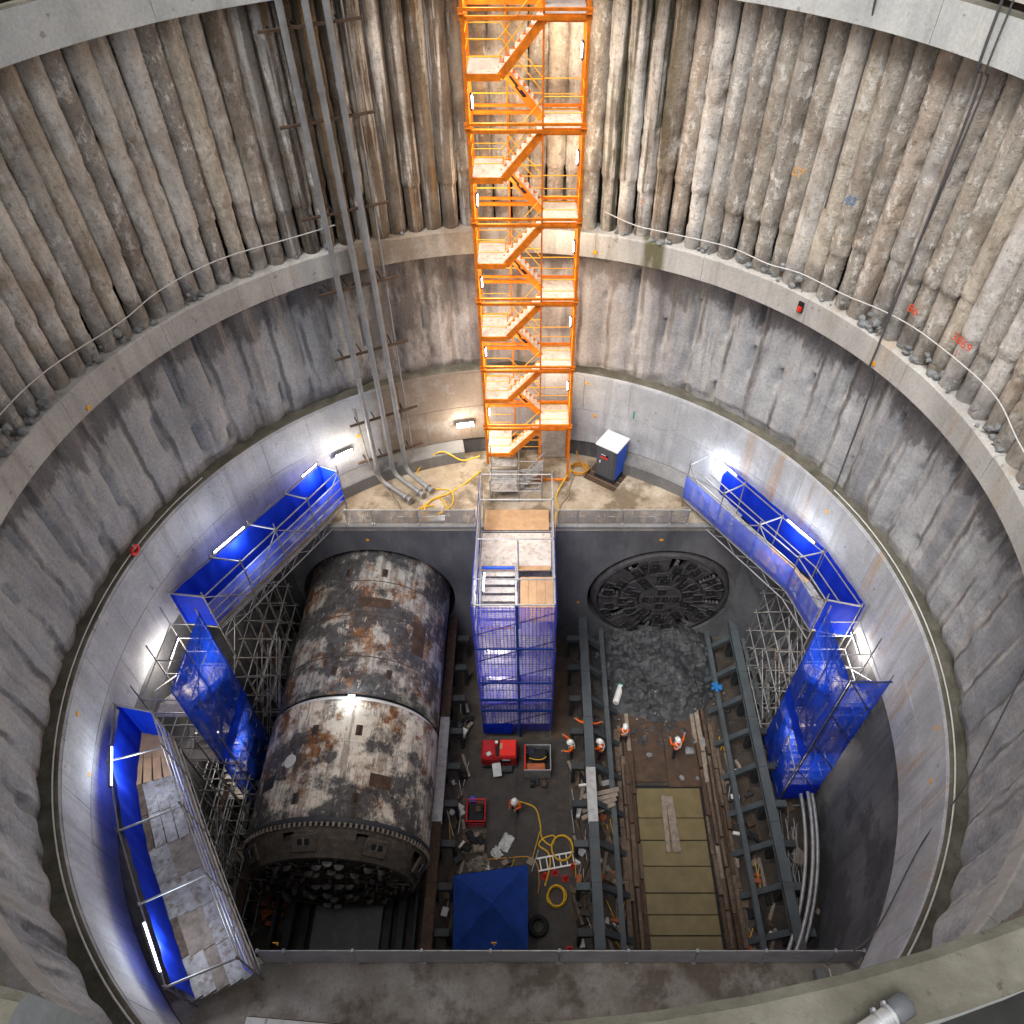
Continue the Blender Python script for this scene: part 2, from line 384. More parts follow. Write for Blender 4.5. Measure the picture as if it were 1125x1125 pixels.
class MB:
    def __init__(s): s.v = []; s.f = []
    def add(s, vs, fs):
        k = len(s.v); s.v += [tuple(v) for v in vs]; s.f += [tuple(i + k for i in f) for f in fs]; return s
    def box(s, c, d, rz=0., mat3=None):
        vs = []
        for sx in (-.5, .5):
            for sy in (-.5, .5):
                for sz in (-.5, .5):
                    p = Vector((sx * d[0], sy * d[1], sz * d[2]))
                    if mat3 is not None: p = mat3 @ p
                    elif rz: p = Matrix.Rotation(rz, 3, 'Z') @ p
                    vs.append(p + Vector(c))
        return s.add(vs, [(0, 1, 3, 2), (4, 6, 7, 5), (0, 4, 5, 1), (2, 3, 7, 6), (0, 2, 6, 4), (1, 5, 7, 3)])
    def beam(s, a, b, w, h, up=(0, 0, 1)):
        a = Vector(a); b = Vector(b); z = (b - a); L = z.length; z.normalize()
        u = Vector(up); x = u.cross(z)
        if x.length < 1e-4: x = Vector((1, 0, 0)).cross(z)
        x.normalize(); y = z.cross(x)
        m = Matrix((x, y, z)).transposed()
        return s.box((a + b) / 2, (w, h, L), mat3=m)
    def tube(s, pts, r, n=8, caps=True):
        pts = [Vector(p) for p in pts]; rings = []; k0 = len(s.v)
        ref = None
        for i, p in enumerate(pts):
            d = (pts[min(i + 1, len(pts) - 1)] - pts[max(i - 1, 0)])
            if d.length < 1e-6: d = Vector((0, 0, 1))
            d.normalize()
            if ref is None:
                ref = Vector((0, 0, 1)) if abs(d.z) < .9 else Vector((1, 0, 0))
            x = ref.cross(d)
            if x.length < 1e-4: x = Vector((0, 1, 0)).cross(d)
            x.normalize(); y = d.cross(x); ref = y.copy() if False else ref
            rr = r[i] if isinstance(r, (list, tuple)) else r
            s.v += [tuple(p + (x * math.cos(2 * PI * j / n) + y * math.sin(2 * PI * j / n)) * rr) for j in range(n)]
        for i in range(len(pts) - 1):
            a = k0 + i * n; b = a + n
            s.f += [(a + j, a + (j + 1) % n, b + (j + 1) % n, b + j) for j in range(n)]
        if caps:
            s.f.append(tuple(k0 + j for j in reversed(range(n))))
            e = k0 + (len(pts) - 1) * n
            s.f.append(tuple(e + j for j in range(n)))
        return s
    def prism(s, poly, z0, z1):
        n = len(poly); k = len(s.v)
        s.v += [(x, y, z0) for x, y in poly] + [(x, y, z1) for x, y in poly]
        s.f += [tuple(k + i for i in reversed(range(n))), tuple(k + n + i for i in range(n))]
        s.f += [(k + i, k + (i + 1) % n, k + n + (i + 1) % n, k + n + i) for i in range(n)]
        return s
    def mesh(s, name, mat=None, smooth=False, fix=False):
        me = bpy.data.meshes.new(name); me.from_pydata(s.v, [], s.f)
        if fix:
            bm = bmesh.new(); bm.from_mesh(me); bmesh.ops.recalc_face_normals(bm, faces=bm.faces); bm.to_mesh(me); bm.free()
        if smooth:
            me.polygons.foreach_set("use_smooth", [len(p.vertices) <= 4 for p in me.polygons])
            caps_ = {tuple(sorted(k)) for p in me.polygons if len(p.vertices) > 4 for k in p.edge_keys}
            if caps_:
                me.edges.foreach_set("use_edge_sharp", [tuple(sorted(e.vertices)) in caps_ for e in me.edges])
        me.update()
        if mat: me.materials.append(M[mat])
        return me

_cache = {}
def bbox(size, mat, b=.012):
    """bevelled box mesh centred on the origin, shared between alike pieces"""
    key = ("bb", tuple(round(v, 3) for v in size), mat, b)
    if key in _cache: return _cache[key]
    bm = bmesh.new(); bmesh.ops.create_cube(bm, size=1)
    bmesh.ops.scale(bm, vec=size, verts=bm.verts)
    bb = min(b, min(size) * .3)
    if bb > .001: bmesh.ops.bevel(bm, geom=list(bm.edges), offset=bb, segments=1, profile=.5, affect='EDGES')
    me = bpy.data.meshes.new("box"); bm.to_mesh(me); bm.free(); me.materials.append(M[mat])
    _cache[key] = me; return me
def utube(mat, n=8):
    key = ("ut", mat, n)
    if key not in _cache:
        _cache[key] = MB().tube([(0, 0, 0), (0, 0, 1)], 1.0, n).mesh("tube", mat, True)
    return _cache[key]
def ubox(mat):
    key = ("ub", mat)
    if key not in _cache:
        _cache[key] = MB().box((0, 0, .5), (1, 1, 1)).mesh("bar", mat)
    return _cache[key]
def bar(name, parent, a, b, r, mat, world=True, square=None, n=8):
    """a straight tube (or a flat bar if square=(w,h)) from a to b; a, b in world coordinates"""
    a = Vector(a); b = Vector(b)
    if world and parent is not None:
        L = Vector(parent.location); rz = parent.rotation_euler.z
        mi = Matrix.Rotation(-rz, 3, 'Z')
        a = mi @ (a - L); b = mi @ (b - L)
    d = b - a
    me = ubox(mat) if square else utube(mat, n)
    q = d.to_track_quat('Z', 'Y')
    o = part(name, me, parent, a, q.to_euler(), (square[0], square[1], d.length) if square else (r, r, d.length))
    return o
# deck boards are laid with the flat side up: orient bars by hand
def bar_flat(name, parent, a, b, w, h, mat):
    a = Vector(a) - Vector(parent.location); b = Vector(b) - Vector(parent.location)
    d = b - a; z = d.normalized(); x = Vector((0, 0, 1)).cross(z).normalized(); y = z.cross(x)
    q = Matrix((x, y, z)).transposed().to_euler()
    return part(name, ubox(mat), parent, a, q, (w, h, d.length))
_bar0 = bar
def bar(name, parent, a, b, r, mat, world=True, square=None, n=8):
    if name == "deck_board": return bar_flat(name, parent, a, b, max(square), .045, mat)
    if square is not None:
        w, h = square
        d = Vector(b) - Vector(a)
        if abs(d.z) < d.length * .999:
            rz = parent.rotation_euler.z if parent is not None else 0
            if abs(rz) < 1e-6 and parent is not None: return bar_flat(name, parent, a, b, w, h, mat)
    return _bar0(name, parent, a, b, r, mat, world, square, n)

def boxw(name, parent, c, size, mat, rz=0., b=.012):
    """bevelled box at world centre c under a thing"""
    L = Vector(parent.location) if parent is not None else Vector((0, 0, 0))
    pr = parent.rotation_euler.z if parent is not None else 0.
    p = Matrix.Rotation(-pr, 3, 'Z') @ (Vector(c) - L)
    return part(name, bbox(size, mat, b), parent, p, (0, 0, rz - pr))
def copy_tree(o, parent=None):
    c = o.copy(); COL.objects.link(c); c.parent = parent
    for ch in list(o.children): copy_tree(ch, c)
    return c
def pol(r, deg, z=0.): return Vector((CX + r * math.cos(R(deg)), CY + r * math.sin(R(deg)), z))
def nz(x, y, z, s=1.): return noise.noise(Vector((x * s, y * s, z * s)))

def lathe(profile, a0, a1, n, closed=False, caps=False, disp=None):
    """profile [(r,z)] swept round the shaft axis between two angles (degrees)"""
    full = abs(a1 - a0) >= 359.99
    m = MB(); k = len(profile); cols = n if full else n + 1
    for i in range(cols):
        a = a0 + (a1 - a0) * i / n
        for r, z in profile:
            rr = r + (disp(a, z) if disp else 0)
            m.v.append(tuple(pol(rr, a, z)))
    for i in range(n):
        i2 = (i + 1) % cols
        for j in range(k if closed else k - 1):
            j2 = (j + 1) % k
            m.f.append((i * k + j, i2 * k + j, i2 * k + j2, i * k + j2))
    if caps and not full:
        m.f.append(tuple(range(k))); m.f.append(tuple((cols - 1) * k + j for j in reversed(range(k))))
    return m

# ================================================================ SETTING
def build_shaft():
    # ground round the shaft mouth
    struct("ground", lathe([(14.6, 31.04), (60, 31.04)], 0, 360, 64).mesh("ground", "nearledge"))
    # soil behind everything
    struct("soil", lathe([(14.85, 31.0), (14.85, -.2)], 0, 360, 96).mesh("soil", "steel_rust"))
    # capping beam in cast lengths
    A0, A1 = 269.0, 620.6            # open on the near side
    cap = struct("capping_beam", lathe([(13.62, 30.02), (14.8, 30.02), (14.8, 30.45), (13.62, 30.45)], A0 + .2, A1 - .2, 96, True, True).mesh("capping_core", "cap", fix=True))
    n = 14
    for i in range(n):
        a = A0 + i * (A1 - A0) / n
        prof = [(13.50, 29.96), (13.50, 31.05), (13.56, 31.1), (13.80, 31.1), (13.84, 31.06), (13.84, 30.5), (14.82, 30.5), (14.82, 29.94), (13.54, 29.94)]
        me = lathe(prof, a + .03, a + (A1 - A0) / n - .03, 10, True, True).mesh("beam_length", "cap", fix=True)
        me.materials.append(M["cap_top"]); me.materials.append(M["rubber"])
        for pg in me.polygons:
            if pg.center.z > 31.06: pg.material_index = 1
            elif pg.normal.z > .9: pg.material_index = 2
        part("beam_length", me, cap)
    # ring beam
    ring = struct("ring_beam", lathe([(13.86, 20.6), (14.7, 20.6), (14.7, 21.45), (13.86, 21.45)], 0, 360, 96, True).mesh("ring_core", "ring"))
    n = 20
    for i in range(n):
        a = i * 360 / n + 4
        prof = [(13.76, 20.56), (13.76, 21.53), (13.80, 21.58), (14.75, 21.62), (14.75, 20.53), (13.79, 20.53)]
        dsp = lambda aa, z: .03 * nz(aa * .3, z, 2) if z > 21.4 else 0
        part("beam_length", lathe(prof, a + .025, a + 360 / n - .025, 8, True, True, dsp).mesh("beam_length", "ring", fix=True), ring)
    # shotcreted pile zone
    per = 360 / 68
    def dshot(a, z):
        ph = (a / per) % 1.0
        e = min(ph, 1 - ph)
        w = .07 * (1 - abs(math.cos(PI * ph)) ** 3)            # rounded pile fronts
        x, y = math.cos(R(a)) * 14, math.sin(R(a)) * 14
        g = nz(x, y, z * .5, .45) * .16 + nz(x, y, z, 1.3) * .07 + nz(x, y, z, 3.5) * .025
        if e < .10 and nz(x * .8, y * .8, z * .55 + 11) > .12: g += .22 * (1 - e / .10)
        if z < 15.0: g = g * .4 + .12 * (15.0 - z) / .5 * (1 + nz(x, y, z, 1.5))
        return -w * 1.3 + min(.22, g)
    zs = [14.2 + i * (20.75 - 14.2) / 48 for i in range(49)]
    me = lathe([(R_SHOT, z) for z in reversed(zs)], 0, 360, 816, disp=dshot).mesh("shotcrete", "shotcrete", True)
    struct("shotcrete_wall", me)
    # cast collar and the wall below it
    pr = [(14.7, 14.5), (14.06, 14.55), (13.98, 14.52), (13.96, 14.44), (13.96, 10.3), (13.99, 10.25), (14.3, 10.22)]
    dcol = lambda a, z: .02 * nz(math.cos(R(a)) * 9, math.sin(R(a)) * 9, z * .6)
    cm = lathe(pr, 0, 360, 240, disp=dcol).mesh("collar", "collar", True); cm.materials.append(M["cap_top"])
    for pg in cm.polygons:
        if pg.center.z > 14.49: pg.material_index = 1  # ledge top: debris, plus its shade put into the dark colour
    struct("collar_wall", cm)
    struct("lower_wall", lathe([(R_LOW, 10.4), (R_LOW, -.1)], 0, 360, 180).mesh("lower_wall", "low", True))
build_shaft()

def pile_mesh(seed, kind):
    rnd = random.Random(seed); m = MB()
    z0, z1 = 21.3, 30.1
    rows, cols = 110, 17
    zstep = rnd.uniform(23.1, 24.3)
    has_step = rnd.random() < .7
    ridges = rnd.random() < .3
    rough = rnd.uniform(.25, .95)
    ox, oy = rnd.uniform(0, 90), rnd.uniform(0, 90)
    lean = rnd.uniform(-.012, .012)
    for i in range(rows + 1):
        z = z0 + (z1 - z0) * i / rows
        for j in range(cols):
            th = R(-105 + 210 * j / (cols - 1))
            c, s = math.cos(th), math.sin(th)
            r = .368
            if has_step:
                r -= .06 * (1 / (1 + math.exp((z - zstep + .12 * nz(c * 2 + ox, s * 2, oy)) * 45)))
            r += .014 * nz(ox, oy, z * .4) + .014 * rough * nz(c * .9 + ox, s * .9 + oy, z * 1.1) + .020 * rough * nz(c * 2.6 + ox, s * 2.6, z * 3.6) + .012 * rough * nz(c * 6 + ox, s * 6, z * 7)
            q = nz(c * 1.5 + oy, s * 1.5 + ox, z * 1.7)
            if q > .22: r -= .045 * min(1, (q - .22) * 6) * min(1.3, rough)
            if ridges: r += .012 * math.sin((z + .10 * th) * 2 * PI / .17)
            if z > 29.2: r += .02 * (z - 29.2)
            m.v.append((c * r + lean * (z - 25) * .2, s * r + lean * (z - 25), z))
    for i in range(rows):
        for j in range(cols - 1):
            a = i * cols + j
            m.f.append((a, a + 1, a + cols + 1, a + cols))
    return m.mesh("pile", "pile", True)

def build_piles():
    rt = 14.29
    back = struct("pile_wall", lathe([(14.6, 30.1), (14.6, 21.3)], 0, 360, 128).mesh("pile_backing", "steel_dark"))
    n = 130
    vs = [pile_mesh(100 + i, i) for i in range(26)]
    order = [random.randrange(26) for _ in range(n)]
    for i in range(n):
        a = i * 360 / n
        p = pol(rt + (.045 if i % 2 else -.045) + random.uniform(-.015, .015), a)
        o = part("pile", vs[order[i]], back, (p.x, p.y, 0), (0, 0, R(a) + PI))
build_piles()

def rock_mesh(rnd, r, flat=.7):
    bm = bmesh.new(); bmesh.ops.create_icosphere(bm, subdivisions=1, radius=r)
    for v in bm.verts: v.co = v.co * (1 + rnd.uniform(-.32, .25)); v.co.z *= flat
    return bm
def scatter(name, label, cat, spots, mat, seed, flat=.7, parent=None):
    """many stones in one mesh"""
    rnd = random.Random(seed); m = MB()
    for (x, y, z, r) in spots:
        bm = rock_mesh(rnd, r, flat)
        rot = Matrix.Rotation(rnd.uniform(0, 6.28), 3, 'Z')
        m.add([rot @ v.co + Vector((x, y, z)) for v in bm.verts], [[v.index for v in f.verts] for f in bm.faces])
        bm.free()
    o = part(name, m.mesh(name, mat), parent)
    if parent is None: tag(o, label, cat)
    o["kind"] = "stuff"
    return o

def build_lumps():
    rnd = random.Random(3); sp = []
    for i in range(520):
        a = rnd.uniform(-15, 195)
        if 70 < a < 135 and rnd.random() < .75: continue
        if rnd.random() < .8 and nz(a * .12, 3, 1) < 0: continue
        p = pol(rnd.uniform(13.86, 14.1), a)
        r = rnd.choice((.04, .06, .08, .11, .16))
        sp.append((p.x, p.y, 21.6 + r * .3 + rnd.random() ** 3 * .5, r))
    scatter("concrete_lumps", "broken grey concrete lumps lying on the ring beam at the foot of the piles", "rubble", sp, "lump", 5, .8)
build_lumps()

def chord(y, r): return math.sqrt(r * r - (y - CY) ** 2)
def arc_poly(y, r, side, n=48):
    h = chord(y, r); a0 = math.atan2(y - CY, h); a1 = PI - a0
    if side < 0:
        a0 = math.atan2(y - CY, h); a1 = -PI - a0
    return [(CX + r * math.cos(a0 + (a1 - a0) * i / n), CY + r * math.sin(a0 + (a1 - a0) * i / n)) for i in range(n + 1)]

XL, XR, TR, ZT = -7.85, 6.6, 3.6, 3.9       # tunnel axes, shield radius, axis height

def build_pit():
    # pit floor
    po = [(CX + 14.3 * math.cos(2 * PI * i / 72), CY + 14.3 * math.sin(2 * PI * i / 72)) for i in range(72)]
    m = MB(); m.v = [(x, y, 0) for x, y in po]; m.f = [tuple(range(72))]
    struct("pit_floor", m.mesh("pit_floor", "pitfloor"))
    # far ledge
    poly = arc_poly(Y_FAR, 14.2, 1)
    m = MB(); n = len(poly); m.v = [(x, y, Z_LEDGE) for x, y in poly]; m.f = [tuple(range(n))]
    struct("far_ledge", m.mesh("far_ledge", "ledge"))
    poly = arc_poly(Y_NEAR, 14.2, -1)
    m = MB(); n = len(poly); m.v = [(x, y, Z_LEDGE) for x, y in poly]; m.f = [tuple(reversed(range(n)))]
    struct("near_ledge", m.mesh("near_ledge", "nearledge"))
    # near headwall (faces away from the camera)
    h = chord(Y_NEAR, 14.2)
    struct("near_headwall", MB().box((CX, Y_NEAR - .2, Z_LEDGE / 2 - .01), (2 * h, .4, Z_LEDGE)).mesh("near_headwall", "head"))
    # far headwall with the two tunnel eyes
    m = MB(); h = chord(Y_FAR, 14.2); xa, xb = CX - h, CX + h
    def eye(cx, r, x0, x1):
        N = 72; k = len(m.v)
        for i in range(N):
            a = 2 * PI * i / N; c, s = math.cos(a), math.sin(a)
            m.v.append((cx + r * c, Y_FAR, ZT + r * s))
            ts = []
            if c > 1e-6: ts.append((x1 - cx) / c)
            if c < -1e-6: ts.append((x0 - cx) / c)
            if s > 1e-6: ts.append((Z_LEDGE - ZT) / s)
            if s < -1e-6: ts.append((0 - ZT) / s)
            t_ = min(ts); m.v.append((cx + t_ * c, Y_FAR, ZT + t_ * s))
        for i in range(N):
            j = (i + 1) % N
            m.f.append((k + 2 * i, k + 2 * j, k + 2 * j + 1, k + 2 * i + 1))
        for x, z in ((x0, 0), (x1, 0), (x0, Z_LEDGE), (x1, Z_LEDGE)):
            q = len(m.v); m.v.append((x, Y_FAR, z))
            sx = x0 if x == x0 else x1
            on_x = [i for i in range(N) if abs(m.v[k + 2 * i + 1][0] - x) < 1e-4]
            on_z = [i for i in range(N) if abs(m.v[k + 2 * i + 1][2] - z) < 1e-4]
            if on_x and on_z:
                i = min(on_x, key=lambda i: abs(m.v[k + 2 * i + 1][2] - z)); j = min(on_z, key=lambda i: abs(m.v[k + 2 * i + 1][0] - x))
                if i != j: m.f.append((k + 2 * i + 1, k + 2 * j + 1, q))
        # barrel
        for i in range(N):
            a, b = 2 * PI * i / N, 2 * PI * (i + 1) / N
            m.add([(cx + r * math.cos(a), Y_FAR, ZT + r * math.sin(a)), (cx + r * math.cos(b), Y_FAR, ZT + r * math.sin(b)),
                   (cx + r * math.cos(b), Y_FAR + 5, ZT + r * math.sin(b)), (cx + r * math.cos(a), Y_FAR + 5, ZT + r * math.sin(a))], [(0, 1, 2, 3)])
        m.add([(cx + r * math.cos(2 * PI * i / N), Y_FAR + 4.9, ZT + r * math.sin(2 * PI * i / N)) for i in range(N)], [tuple(range(N))])
    mid = -.6
    eye(XL, 3.86, xa, mid); eye(XR, 3.78, mid, xb)
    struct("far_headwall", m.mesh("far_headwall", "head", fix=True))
    # upstand along the ledge edge
    k = struct("ledge_kerb", bbox((2 * h - .3, .28, .22), "bench"), loc=(CX, Y_FAR + .17, Z_LEDGE + .105))
    # bench (kicker) at the foot of the collar on the far ledge
    def bench(a0, a1, n):
        return lathe([(13.98, Z_LEDGE - .1), (13.42, Z_LEDGE - .1), (13.42, Z_LEDGE + .72), (13.50, Z_LEDGE + .8), (13.98, Z_LEDGE + 1.08)], a0, a1, n, True, True).mesh("wall_bench", "bench", fix=True)
    struct("wall_bench", bench(40, 72, 24)); struct("wall_bench", bench(101, 141, 30))
    # formwork panels cast into the far part of the collar
    pan = bpy.data.objects["collar_wall"]
    for row, (z0, z1) in enumerate(((10.32, 12.38), (12.41, 14.40))):
        for i in range(40):
            a0 = i * 9.0 + 4.5 * row
            pr = [(13.938, z0), (13.938, z1), (13.99, z1), (13.99, z0)]
            off = random.uniform(-.007, .007) * (2 if 45 < a0 < 140 else 1)
            part("wall_panel", lathe([(r + off, z) for r, z in pr], a0 + .025, a0 + 8.975, 6, True, True).mesh("wall_panel", "collar", fix=True), pan)
build_pit()

# ================================================================ TUNNEL BORING MACHINES
def wedge(r0, r1, a0, a1, z0, z1, n=5, b=.04):
    m = MB(); k = n + 1
    for (z, s) in ((z0, 0), (z1 - b, 0), (z1, b)):
        for r in (r0 + s, r1 - s):
            for i in range(k):
                sa = s / max(r, .3)
                a = (a0 + sa) + ((a1 - sa) - (a0 + sa)) * i / n
                m.v.append((r * math.cos(a), r * math.sin(a), z))
    def idx(l, q, i): return (l * 2 + q) * k + i
    for i in range(n):
        m.f.append((idx(2, 0, i), idx(2, 1, i), idx(2, 1, i + 1), idx(2, 0, i + 1)))
        for l in (0, 1):
            m.f.append((idx(l, 1, i), idx(l, 1, i + 1), idx(l + 1, 1, i + 1), idx(l + 1, 1, i)))
            m.f.append((idx(l, 0, i + 1), idx(l, 0, i), idx(l + 1, 0, i), idx(l + 1, 0, i + 1)))
    for l in (0, 1):
        m.f.append((idx(l, 0, 0), idx(l, 1, 0), idx(l + 1, 1, 0), idx(l + 1, 0, 0)))
        m.f.append((idx(l, 1, n), idx(l, 0, n), idx(l + 1, 0, n), idx(l + 1, 1, n)))
    return m

def roller_mesh(mat, big=1.):
    m = MB(); N = 18
    prof = [(.0, -.07), (.10, -.07), (.12, -.05), (.19, -.038), (.245, -.012), (.245, .012), (.19, .038), (.12, .05), (.10, .07), (.0, .07)]
    for r, x in prof:
        for i in range(N):
            a = 2 * PI * i / N; m.v.append((x * big, r * math.cos(a) * big, r * math.sin(a) * big))
    for j in range(len(prof) - 1):
        for i in range(N):
            m.f.append((j * N + i, j * N + (i + 1) % N, (j + 1) * N + (i + 1) % N, (j + 1) * N + i))
    return m.mesh("roller", mat, fix=True)

def cutterhead(parent, loc, rad, body, dark, roll, spin, rng, protrude):
    """local frame: x across, y up, z towards the excavation face; turned to face -y"""
    hd = part("cutterhead", MB().tube([(0, 0, -.75), (0, 0, -.50)], rad - .12, 64).mesh("head_back", dark), parent, loc, (PI / 2, 0, 0))
    s = rad / 3.6
    # rim
    m = MB(); N = 72
    prof = [(rad - .02, -.75), (rad - .02, -.35), (rad - .14, -.10), (rad - .30, -.06), (rad - .34, -.2), (rad - .34, -.75)]
    for r, z in prof:
        for i in range(N): m.v.append((r * math.cos(2 * PI * i / N), r * math.sin(2 * PI * i / N), z))
    for j in range(len(prof) - 1):
        for i in range(N): m.f.append((j * N + i, j * N + (i + 1) % N, (j + 1) * N + (i + 1) % N, (j + 1) * N + i))
    part("rim", m.mesh("rim", body, fix=True), hd)
    part("hub_plate", wedge(.02, 1.12 * s, 0, 2 * PI - .001, -.45, .03, 24).mesh("hub_plate", body, fix=True), hd)
    ns = 8
    for k in range(ns):
        a = spin + k * 2 * PI / ns
        part("inner_plate", wedge(1.17 * s, 2.12 * s, a - PI / ns + .06, a + PI / ns - .02, -.45, rng.uniform(-.04, .0), 5).mesh("inner_plate", body, fix=True), hd)
        gap = .23
        part("outer_plate", wedge(2.17 * s, 3.22 * s, a - PI / ns + gap, a + PI / ns - .035, -.45, rng.uniform(-.10, -.03), 5).mesh("outer_plate", body, fix=True), hd)
        # bucket teeth beside each opening
        for q in range(5):
            r = (2.3 + q * .19) * s; aa = a - PI / ns + gap * .55
            part("bucket_tooth", bbox((.11, .16, .16), roll, .02), hd, (r * math.cos(aa), r * math.sin(aa), -.12), (0, 0, aa))
        # radial rib
        r0, r1 = 2.25 * s, 3.15 * s; aa = a + PI / ns - .12
        part("rib", bbox((r1 - r0, .09, .10), body, .02), hd, ((r0 + r1) / 2 * math.cos(aa), (r0 + r1) / 2 * math.sin(aa), -.01), (0, 0, aa))
    rm = roller_mesh(roll, .82); hm = bbox((.44, .56, .16), dark, .03); fm = bbox((.5, .08, .06), body, .015)
    spots = [(0.28, 0, PI / 2), (.28, PI, PI / 2), (.62, PI / 2, 0), (.62, -PI / 2, 0), (.72, 0, PI / 2), (.72, PI, PI / 2)]
    for k in range(10): spots.append((1.42 + .10 * (k % 3), spin + .2 + k * 2 * PI / 10, None))
    for k in range(12): spots.append((1.86 + .06 * (k % 2), spin + .5 + k * 2 * PI / 12, None))
    for k in range(12): spots.append((2.55 + .14 * (k % 3), spin + .12 + k * 2 * PI / 8 + (.0 if k < 8 else .35), None))
    for k in range(8): spots.append((3.0, spin + .28 + k * 2 * PI / 8, None))
    for (r, a, t_) in spots:
        th = a if t_ is None else t_
        x, y = r * s * math.cos(a), r * s * math.sin(a)
        c = part("cutter_housing", hm, hd, (x, y, .0), (0, 0, th))
        part("roller", rm, c, (0, 0, .02 + protrude), (rng.uniform(-.1, .1), 0, 0))
        part("saddle", fm, c, (0, .29, .07)); part("saddle", fm, c, (0, -.29, .07))
    return hd

def shield_ring(y0, y1, r, xc, mat, n=96, rows=14, dents=.012, seed=0):
    """cylinder along y, open at the ends but with wall thickness"""
    m = MB()
    prof = [(y1, r - .12)] + [(y1 + (y0 - y1) * i / rows, r) for i in range(rows + 1)] + [(y0, r - .12)]
    for (y, rr) in prof:
        for i in range(n):
            a = 2 * PI * i / n
            q = rr + dents * nz(math.cos(a) * 3 + seed, y * .6, math.sin(a) * 3)
            m.v.append((q * math.cos(a), y, q * math.sin(a)))
    k = len(prof)
    for j in range(k - 1):
        for i in range(n): m.f.append((j * n + i, j * n + (i + 1) % n, (j + 1) * n + (i + 1) % n, (j + 1) * n + i))
    me = m.mesh("shield", mat, fix=True)
    for p in me.polygons: p.use_smooth = True
    return me

